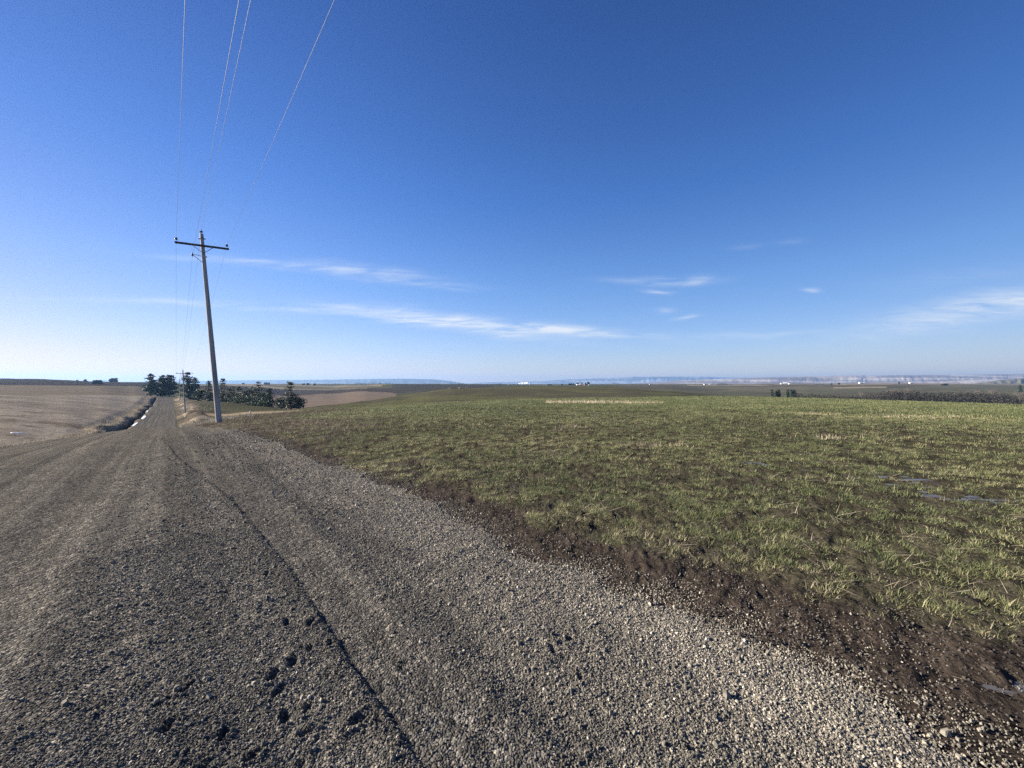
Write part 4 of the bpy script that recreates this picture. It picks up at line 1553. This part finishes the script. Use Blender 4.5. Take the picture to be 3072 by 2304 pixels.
G5 = 'dark trees on the hill horizon beyond the stubble'
for i, (px, tp_, bs, w_, Y, sty, lab) in enumerate([
        (232, 1140, 1148, 9, 640, 'spruce', 'smallest pointed tree on the stubble field horizon'),
        (256, 1138, 1148, 11, 640, 'spruce', 'pointed tree beside the smallest one on the horizon'),
        (292, 1142, 1157, 17, 420, 'round', 'low wide tree just under the stubble horizon'),
        (340, 1135, 1151, 16, 600, 'round', 'rounded tree standing highest on the stubble horizon')]):
    needle_tree(px, tp_, bs, w_, Y, sty, lab, G5, 580 + i, 'horizon_tree', .05)


# ------------------------------------------------------------------ far thicket and shelterbelts (stuff)
def thicket(name, label, lines, mat, seed):
    random.seed(seed)
    V, F, T = [], [], []
    for (px0, px1, Y, tops, base, step, size) in lines:
        for px in np.arange(px0, px1, step):
            top = float(np.interp(px, [t[0] for t in tops], [t[1] for t in tops])) + random.uniform(-1.5, 2.0)
            Yd = Y + random.uniform(-14, 14)
            x, y = bearing_point(px + random.uniform(-2, 2), Yd)
            zt = EYE + Z(Yd, top)
            zb = gz1(x, y) - .3
            if zt < zb + 1:
                zt = zb + 1
            k = int(max(3, (zt - zb) / (size * .7)))
            for j in range(k):
                crown_faces(V, F, T, Vector((x, y, zb + (zt - zb) * (j + .5) / k)), size, 9, .9, random.uniform(.05, .6))
    me = np_mesh(name, np.array([tuple(v) for v in V]), np.array(F), False, {'tint': ('FLOAT', np.array(T))})
    return tag(put(name, me, mat), label, 'thicket', kind='stuff')


M['brush'] = tint_mat("leafless_brush", [(0, (.018, .019, .020)), (.5, (.040, .040, .036)), (1, (.085, .078, .062))], .9, .1)
thicket('dark_thicket', 'long dark thicket in the draw behind the wheat skyline', [
    (2650, 3072, 258, [(2650, 1180), (2665, 1177), (2760, 1178), (2800, 1180), (2900, 1180), (2960, 1183), (3000, 1184), (3040, 1190), (3072, 1204)], 1212, 2.6, 1.7),
    (2650, 3066, 240, [(2650, 1186), (2760, 1184), (2900, 1190), (3000, 1192), (3040, 1198), (3072, 1208)], 1212, 3.0, 1.5),
    (2560, 2660, 262, [(2560, 1190), (2600, 1186), (2650, 1182)], 1206, 3.0, 1.5),
    (2360, 2580, 268, [(2360, 1192), (2400, 1186), (2450, 1184), (2520, 1187), (2580, 1190)], 1200, 2.6, 1.4)], M['brush'], 11)
thicket('far_shelterbelt', 'far low rows of trees along the field horizon', [
    (1068, 1185, 1500, [(1068, 1149.5), (1100, 1148), (1150, 1149), (1185, 1151)], 1153, 3, 3.0),
    (2153, 2182, 1250, [(2153, 1151), (2165, 1150), (2182, 1152)], 1157, 2.2, 3.0),
    (1375, 1398, 1300, [(1375, 1151.5), (1388, 1150), (1398, 1151.5)], 1155, 2.4, 2.6),
    (2380, 2400, 335, [(2380, 1178), (2400, 1181)], 1185, 2, 1.2)], M['brush'], 12)


# ------------------------------------------------------------------ far farmsteads
def house(px, py, wpx, hpx, Y, label, group, wall='white_wall', roof='grey_roof', rz=0.0, name='farm_building'):
    x, y = bearing_point(px, Y)
    w = wpx / FPX * Y
    hh = hpx / FPX * Y
    d = w * .6
    root = empty(name, (x, y, EYE + Z(Y, py)), rz)
    tag(root, label, 'farm building', group)
    wl = hh * .58
    a = MB()
    a.box((0, 0, wl / 2 - 1.2), (w, d, wl + 2.4))
    a.add([(-w / 2, -d / 2, wl), (-w / 2, d / 2, wl), (-w / 2, 0, hh * .97), (w / 2, -d / 2, wl), (w / 2, d / 2, wl), (w / 2, 0, hh * .97)], [(0, 1, 2), (3, 5, 4)])
    a.build('wall', M[wall], root)
    r = MB()
    for sg in (-1, 1):
        e = d / 2 * 1.12
        z0 = wl - (hh - wl) * .12
        r.add([(-w * .54, sg * e, z0), (w * .54, sg * e, z0), (w * .54, 0, hh), (-w * .54, 0, hh), (-w * .54, sg * e, z0 + .25), (w * .54, sg * e, z0 + .25), (w * .54, 0, hh + .25), (-w * .54, 0, hh + .25)],
              [(0, 1, 2, 3), (4, 7, 6, 5), (0, 4, 5, 1), (0, 3, 7, 4), (1, 5, 6, 2)])
    r.build('roof', M[roof], root)
    dr = MB()
    dr.box((-w * .12, -d / 2 - .04, wl * .38), (w * .22, .08, wl * .76))
    dr.build('door', M['dark_glass'], root)
    for sx in (.2, .36):
        q = MB()
        q.box((w * sx, -d / 2 - .04, wl * .55), (w * .08, .08, wl * .3))
        q.build('window', M['dark_glass'], root)
    return root


def far_tree(px, top, base, w_, Y, sty, lab, grp, seed):
    needle_tree(px, top, base, w_, Y, sty, lab, grp, seed, 'farm_tree', .05)


GF = 'farmstead on the far middle horizon'
HB = [(1735, 1156.5, 11, 4.0, 900, 'long low white shed at the tree sheltered farmstead', GF, 'white_wall', 'white_wall', .2),
      (1747, 1157, 9, 4.6, 900, 'white shed under the red roof at the farmstead', GF, 'white_wall', 'red_roof', -.3),
      (1755, 1157, 6, 5.5, 905, 'tan barn between the farmstead trees', GF, 'tan_wall', 'red_roof', .5),
      (1768, 1157, 6, 4.0, 890, 'small white house under the biggest farmstead tree', GF, 'white_wall', 'grey_roof', .1),
      (1527, 1156, 5, 3.2, 1100, 'tiny white house on the brow before the snowy hill', 'lone houses on the middle horizon', 'white_wall', 'grey_roof', .3),
      (1366, 1157, 6, 2.6, 1150, 'small white shed at the start of the tree row', 'sheds by the low tree row', 'white_wall', 'grey_roof', .2),
      (1386, 1157, 14, 2.6, 1150, 'long white shed below the low tree row', 'sheds by the low tree row', 'white_wall', 'grey_roof', 0),
      (1950, 1156.5, 5, 4.5, 1000, 'lone white house on the dark rise', 'lone houses on the middle horizon', 'white_wall', 'grey_roof', .3),
      (2114.5, 1155.5, 6, 4.5, 1250, 'white house farther from the dark shelterbelt', 'pair of houses by the shelterbelt', 'white_wall', 'grey_roof', .2),
      (2129.5, 1155.5, 5, 4.8, 1250, 'white house nearer the dark shelterbelt', 'pair of houses by the shelterbelt', 'white_wall', 'grey_roof', -.3),
      (2345, 1153, 7, 4.5, 1350, 'first white farm building of the three below the canyon hills', 'three white buildings below the canyon hills', 'white_wall', 'white_wall', .1),
      (2356, 1153, 10, 5.5, 1350, 'biggest white farm building of the three below the canyon hills', 'three white buildings below the canyon hills', 'white_wall', 'white_wall', -.2),
      (2369, 1153, 7, 4, 1360, 'low white farm building ending the three below the canyon hills', 'three white buildings below the canyon hills', 'white_wall', 'white_wall', .2),
      (2581, 1151, 8, 5, 1400, 'larger white shed of the pair on the far plateau', 'pair of sheds on the far plateau', 'white_wall', 'white_wall', .1),
      (2590, 1151, 6, 4, 1400, 'smaller white shed of the pair on the far plateau', 'pair of sheds on the far plateau', 'white_wall', 'white_wall', -.1),
      (2732, 1149.5, 8, 2.5, 1500, 'flat white shed alone under the pale canyon bands', 'lone houses on the middle horizon', 'white_wall', 'white_wall', 0)]
for h_ in HB:
    house(*h_)
FT = [(1746, 1146, 1156, 4, 915, 'spruce', 'thin spire tree behind the farmstead sheds', 'trees around the middle farmstead'),
      (1757, 1147.5, 1156, 5, 915, 'spruce', 'pointed tree touching the tan barn', 'trees around the middle farmstead'),
      (1765, 1145.5, 1156, 7, 918, 'round', 'biggest dark tree of the middle farmstead', 'trees around the middle farmstead'),
      (1733, 1149, 1156, 6, 915, 'round', 'bushy tree over the long low shed', 'trees around the middle farmstead'),
      (1709, 1151, 1156, 6, 910, 'round', 'first round tree of the windbreak before the farmstead', 'trees around the middle farmstead'),
      (1715, 1149.5, 1156, 3.5, 910, 'spruce', 'slim tree of the windbreak before the farmstead', 'trees around the middle farmstead'),
      (1720.5, 1149.5, 1156, 3.5, 910, 'spruce', 'slim tree ending the windbreak before the farmstead', 'trees around the middle farmstead'),
      (1646, 1152.5, 1157, 4, 910, 'round', 'small dark tree farthest along the skyline from the farmstead', 'trees around the middle farmstead'),
      (1653, 1153, 1157, 5, 910, 'round', 'low bush tree second along the skyline from the farmstead', 'trees around the middle farmstead'),
      (1686, 1152.5, 1157, 4, 910, 'round', 'small round tree halfway along the skyline to the farmstead', 'trees around the middle farmstead'),
      (1491, 1151, 1156, 4, 1100, 'spruce', 'first pointed tree of the small skyline cluster', 'skyline cluster before the snowy hill'),
      (1497, 1150.5, 1156, 5, 1100, 'spruce', 'tallest pointed tree of the small skyline cluster', 'skyline cluster before the snowy hill'),
      (1502, 1151, 1156, 4, 1100, 'spruce', 'last pointed tree of the small skyline cluster', 'skyline cluster before the snowy hill'),
      (1484, 1153, 1156, 5, 1100, 'round', 'low bush of the small skyline cluster', 'skyline cluster before the snowy hill'),
      (1554, 1151.5, 1156, 3, 1000, 'spruce', 'small dark tree against the snowy hill', 'skyline cluster before the snowy hill'),
      (911, 1151, 1155, 6, 900, 'round', 'first round tree on the pale field skyline', 'round trees on the pale field skyline'),
      (924, 1150.5, 1155, 8, 900, 'round', 'widest round tree on the pale field skyline', 'round trees on the pale field skyline'),
      (944, 1151, 1155, 5, 900, 'round', 'last round tree on the pale field skyline', 'round trees on the pale field skyline'),
      (795, 1147, 1153, 4, 880, 'spruce', 'pointed tree in the row past the tall spire', 'small trees behind the draw'),
      (801, 1146.5, 1153, 4, 880, 'spruce', 'tallest pointed tree in the row past the tall spire', 'small trees behind the draw'),
      (807, 1147, 1153, 4, 880, 'spruce', 'last pointed tree in the row past the tall spire', 'small trees behind the draw'),
      (730, 1150, 1153.5, 5, 880, 'round', 'lone round bush on the skyline before the tall spire', 'small trees behind the draw'),
      (2494, 1151, 1155, 4, 1050, 'round', 'small dark tree at the pale stubble strip', 'lone trees on the wide green slope'),
      (2517, 1149, 1154, 5, 1050, 'round', 'bigger dark tree at the pale stubble strip', 'lone trees on the wide green slope'),
      (2838, 1151, 1157, 9, 900, 'round', 'rounded brown tree on the brow of the wide slope', 'lone trees on the wide green slope'),
      (2828, 1153, 1157, 5, 900, 'round', 'small tree beside the rounded brown one', 'lone trees on the wide green slope'),
      (2697, 1144, 1151, 4, 1400, 'spruce', 'lone tree on the far plateau over the bare clump', 'lone trees on the wide green slope')]
for i, t_ in enumerate(FT):
    far_tree(*t_, 700 + i)

# dry weed clumps standing pale on the second ridge
for i, (px, lab) in enumerate(((1349, 'pale weed clump standing alone on the ridge'), (1378, 'pale weed clump in the middle of the ridge'), (1382, 'pale weed clump touching the middle one on the ridge'), (1399, 'wide pale weed clump at the end of the ridge'))):
    Y = float(np.interp(px, [1340, 1400], [214, 226]))
    x, y = bearing_point(px, Y)
    n = 14
    xs2, ys2 = x + rng.normal(0, .35, n), y + rng.normal(0, .35, n)
    V, F, T = blades_mesh('x', None, xs2, ys2, ground_z(xs2, ys2), 8, rng.uniform(.8, 1.5, n), np.full(n, .3), np.full(n, .07), .25, rng.uniform(.4, .9, n), 1)
    tag(put('weed_clump', np_mesh('weed_clump', V, F, False, {'tint': ('FLOAT', T)}), M['drygrass']), lab, 'weeds', 'pale weed clumps on the ridge')


# ------------------------------------------------------------------ far hills and mountains (structure)
def hill_material(name, c1, c2, c3, sc):
    m_, N, L, b = new_mat(name)
    geo = N.new('ShaderNodeNewGeometry')
    n1 = noise_node(N, L, geo.outputs['Position'], sc, 6, .6, (.55, .25, 9))
    c = ramp(N, L, n1, [(.32, c1), (.5, c2), (.66, c3)])
    L.new(c, b.inputs['Base Color'])
    b.inputs['Roughness'].default_value = .95
    b.inputs['Specular IOR Level'].default_value = .05
    return m_


def hills(name, mat, Y0, Y1, tops, base_py, gully, glen, seed, nx=500, ny=36):
    pxs = np.linspace(tops[0][0], tops[-1][0], nx)
    top = np.interp(pxs, [t[0] for t in tops], [t[1] for t in tops])
    top = top - (fbm(pxs * .03, pxs * 0, seed, 4) - .5) * min(3.0, gully * 6)
    V = []
    jj = np.linspace(0, 1, ny)
    PX, J = np.meshgrid(pxs, jj, indexing='ij')
    Yd = Y0 + (Y1 - Y0) * J
    zt = Z(Y0 + (Y1 - Y0) * .6, np.broadcast_to(top[:, None], PX.shape))
    zb = Z(Y0, base_py) - 12
    g = np.abs(fbm(PX * glen, J * 2.2 + PX * .01, seed + 3, 4) - .5) * 2
    shape = np.where(J < .6, sstep(0, .6, J + (g - .35) * gully * np.sin(np.clip(J / .6, 0, 1) * np.pi) * .9), 1 - sstep(.62, 1.0, J) * 1.0)
    Zz = EYE + zb + (zt - zb) * shape
    X = (PX - 1536) / FPX * Yd
    n_v = ny
    i, j = np.meshgrid(np.arange(nx - 1), np.arange(ny - 1), indexing='ij')
    F = np.stack([i * n_v + j, (i + 1) * n_v + j, (i + 1) * n_v + j + 1, i * n_v + j + 1], -1).reshape(-1, 4)
    me = np_mesh(name, np.stack([X, Yd, Zz], -1).reshape(-1, 3), F, True)
    return tag(put(name, me, mat), kind='structure')


HM1 = hill_material("plateau_hills", (0.075, 0.068, 0.053), (0.112, 0.098, 0.075), (0.150, 0.128, 0.098), .002)
HM2 = hill_material("canyon_hills", (.14, .112, .10), (.23, .19, .165), (.50, .45, .40), .003)
HM3 = hill_material("snowy_range", (.10, .10, .10), (.17, .17, .18), (.42, .43, .46), .0012)
HM4 = hill_material("green_hill", (0.075, 0.075, 0.045), (0.112, 0.105, 0.068), (0.150, 0.135, 0.090), .004)
hills('hills', HM1, 7000, 8600, [(300, 1152), (340, 1147), (430, 1145), (560, 1143.5), (680, 1141), (870, 1140), (970, 1139), (1100, 1137), (1200, 1136), (1300, 1138), (1350, 1143), (1375, 1147), (1400, 1152)], 1153, .12, .035, 3)
hills('hills', HM1, 8000, 8800, [(288, 1150), (300, 1143), (312, 1139.5), (322, 1142), (340, 1150)], 1152, .05, .05, 4, 40)
hills('mountains', HM3, 9000, 10500, [(1360, 1151), (1450, 1147), (1560, 1145.5), (1650, 1142), (1700, 1138.5), (1760, 1136.5), (1850, 1133), (1900, 1130.5), (2000, 1130), (2100, 1130), (2200, 1132), (2300, 1134), (2450, 1140)], 1151, .12, .04, 5)
hills('canyon_hills', HM2, 4300, 5600, [(1830, 1154), (1900, 1150.5), (1960, 1147.5), (2000, 1144.5), (2050, 1141.5), (2100, 1139.5), (2160, 1138), (2220, 1134.5), (2300, 1132), (2400, 1129.5), (2500, 1128), (2560, 1126), (2585, 1125), (2600, 1127), (2700, 1126), (2800, 1125), (2900, 1124.5), (3072, 1122), (3300, 1118)], 1150, .06, .03, 6, 900, 60)
hills('canyon_hills', HM2, 3000, 3900, [(2560, 1152), (2620, 1147), (2700, 1144), (2780, 1145), (2860, 1142), (2950, 1139), (3072, 1138), (3300, 1136)], 1152, .07, .03, 7, 500, 50)
hills('hills', HM4, 1900, 2600, [(2860, 1158), (2920, 1151), (2960, 1146), (3000, 1140), (3072, 1134.5), (3200, 1130), (3500, 1128)], 1158, .2, .03, 8, 300)
hills('hills', HM1, 5000, 5600, [(1815, 1153), (1830, 1150.5), (1843, 1148.5), (1855, 1150.5), (1870, 1153)], 1153, .1, .05, 9, 50)
hills('snowy_hill', M['snow'], 5200, 6000, [(1548, 1153.5), (1556, 1150), (1562, 1148), (1568, 1147), (1574, 1147.2), (1580, 1145.8), (1585, 1146), (1590, 1148.5), (1596, 1151), (1606, 1153.5)], 1154, .3, .12, 10, 90)


# ------------------------------------------------------------------ the air
def make_haze():
    m_ = bpy.data.materials.new("haze_air")
    m_.use_nodes = True
    N, L = m_.node_tree.nodes, m_.node_tree.links
    N.remove(N['Principled BSDF'])
    pv = N.new('ShaderNodeVolumePrincipled')
    pv.inputs['Color'].default_value = (.30, .56, 1.0, 1)
    pv.inputs['Density'].default_value = HAZE_DENSITY
    pv.inputs['Anisotropy'].default_value = .25
    L.new(pv.outputs[0], N['Material Output'].inputs['Volume'])
    b = MB()
    b.box((0, 0, 20), (21800, 21800, 360))
    o = b.build('haze', m_)
    tag(o, kind='stuff')


make_haze()
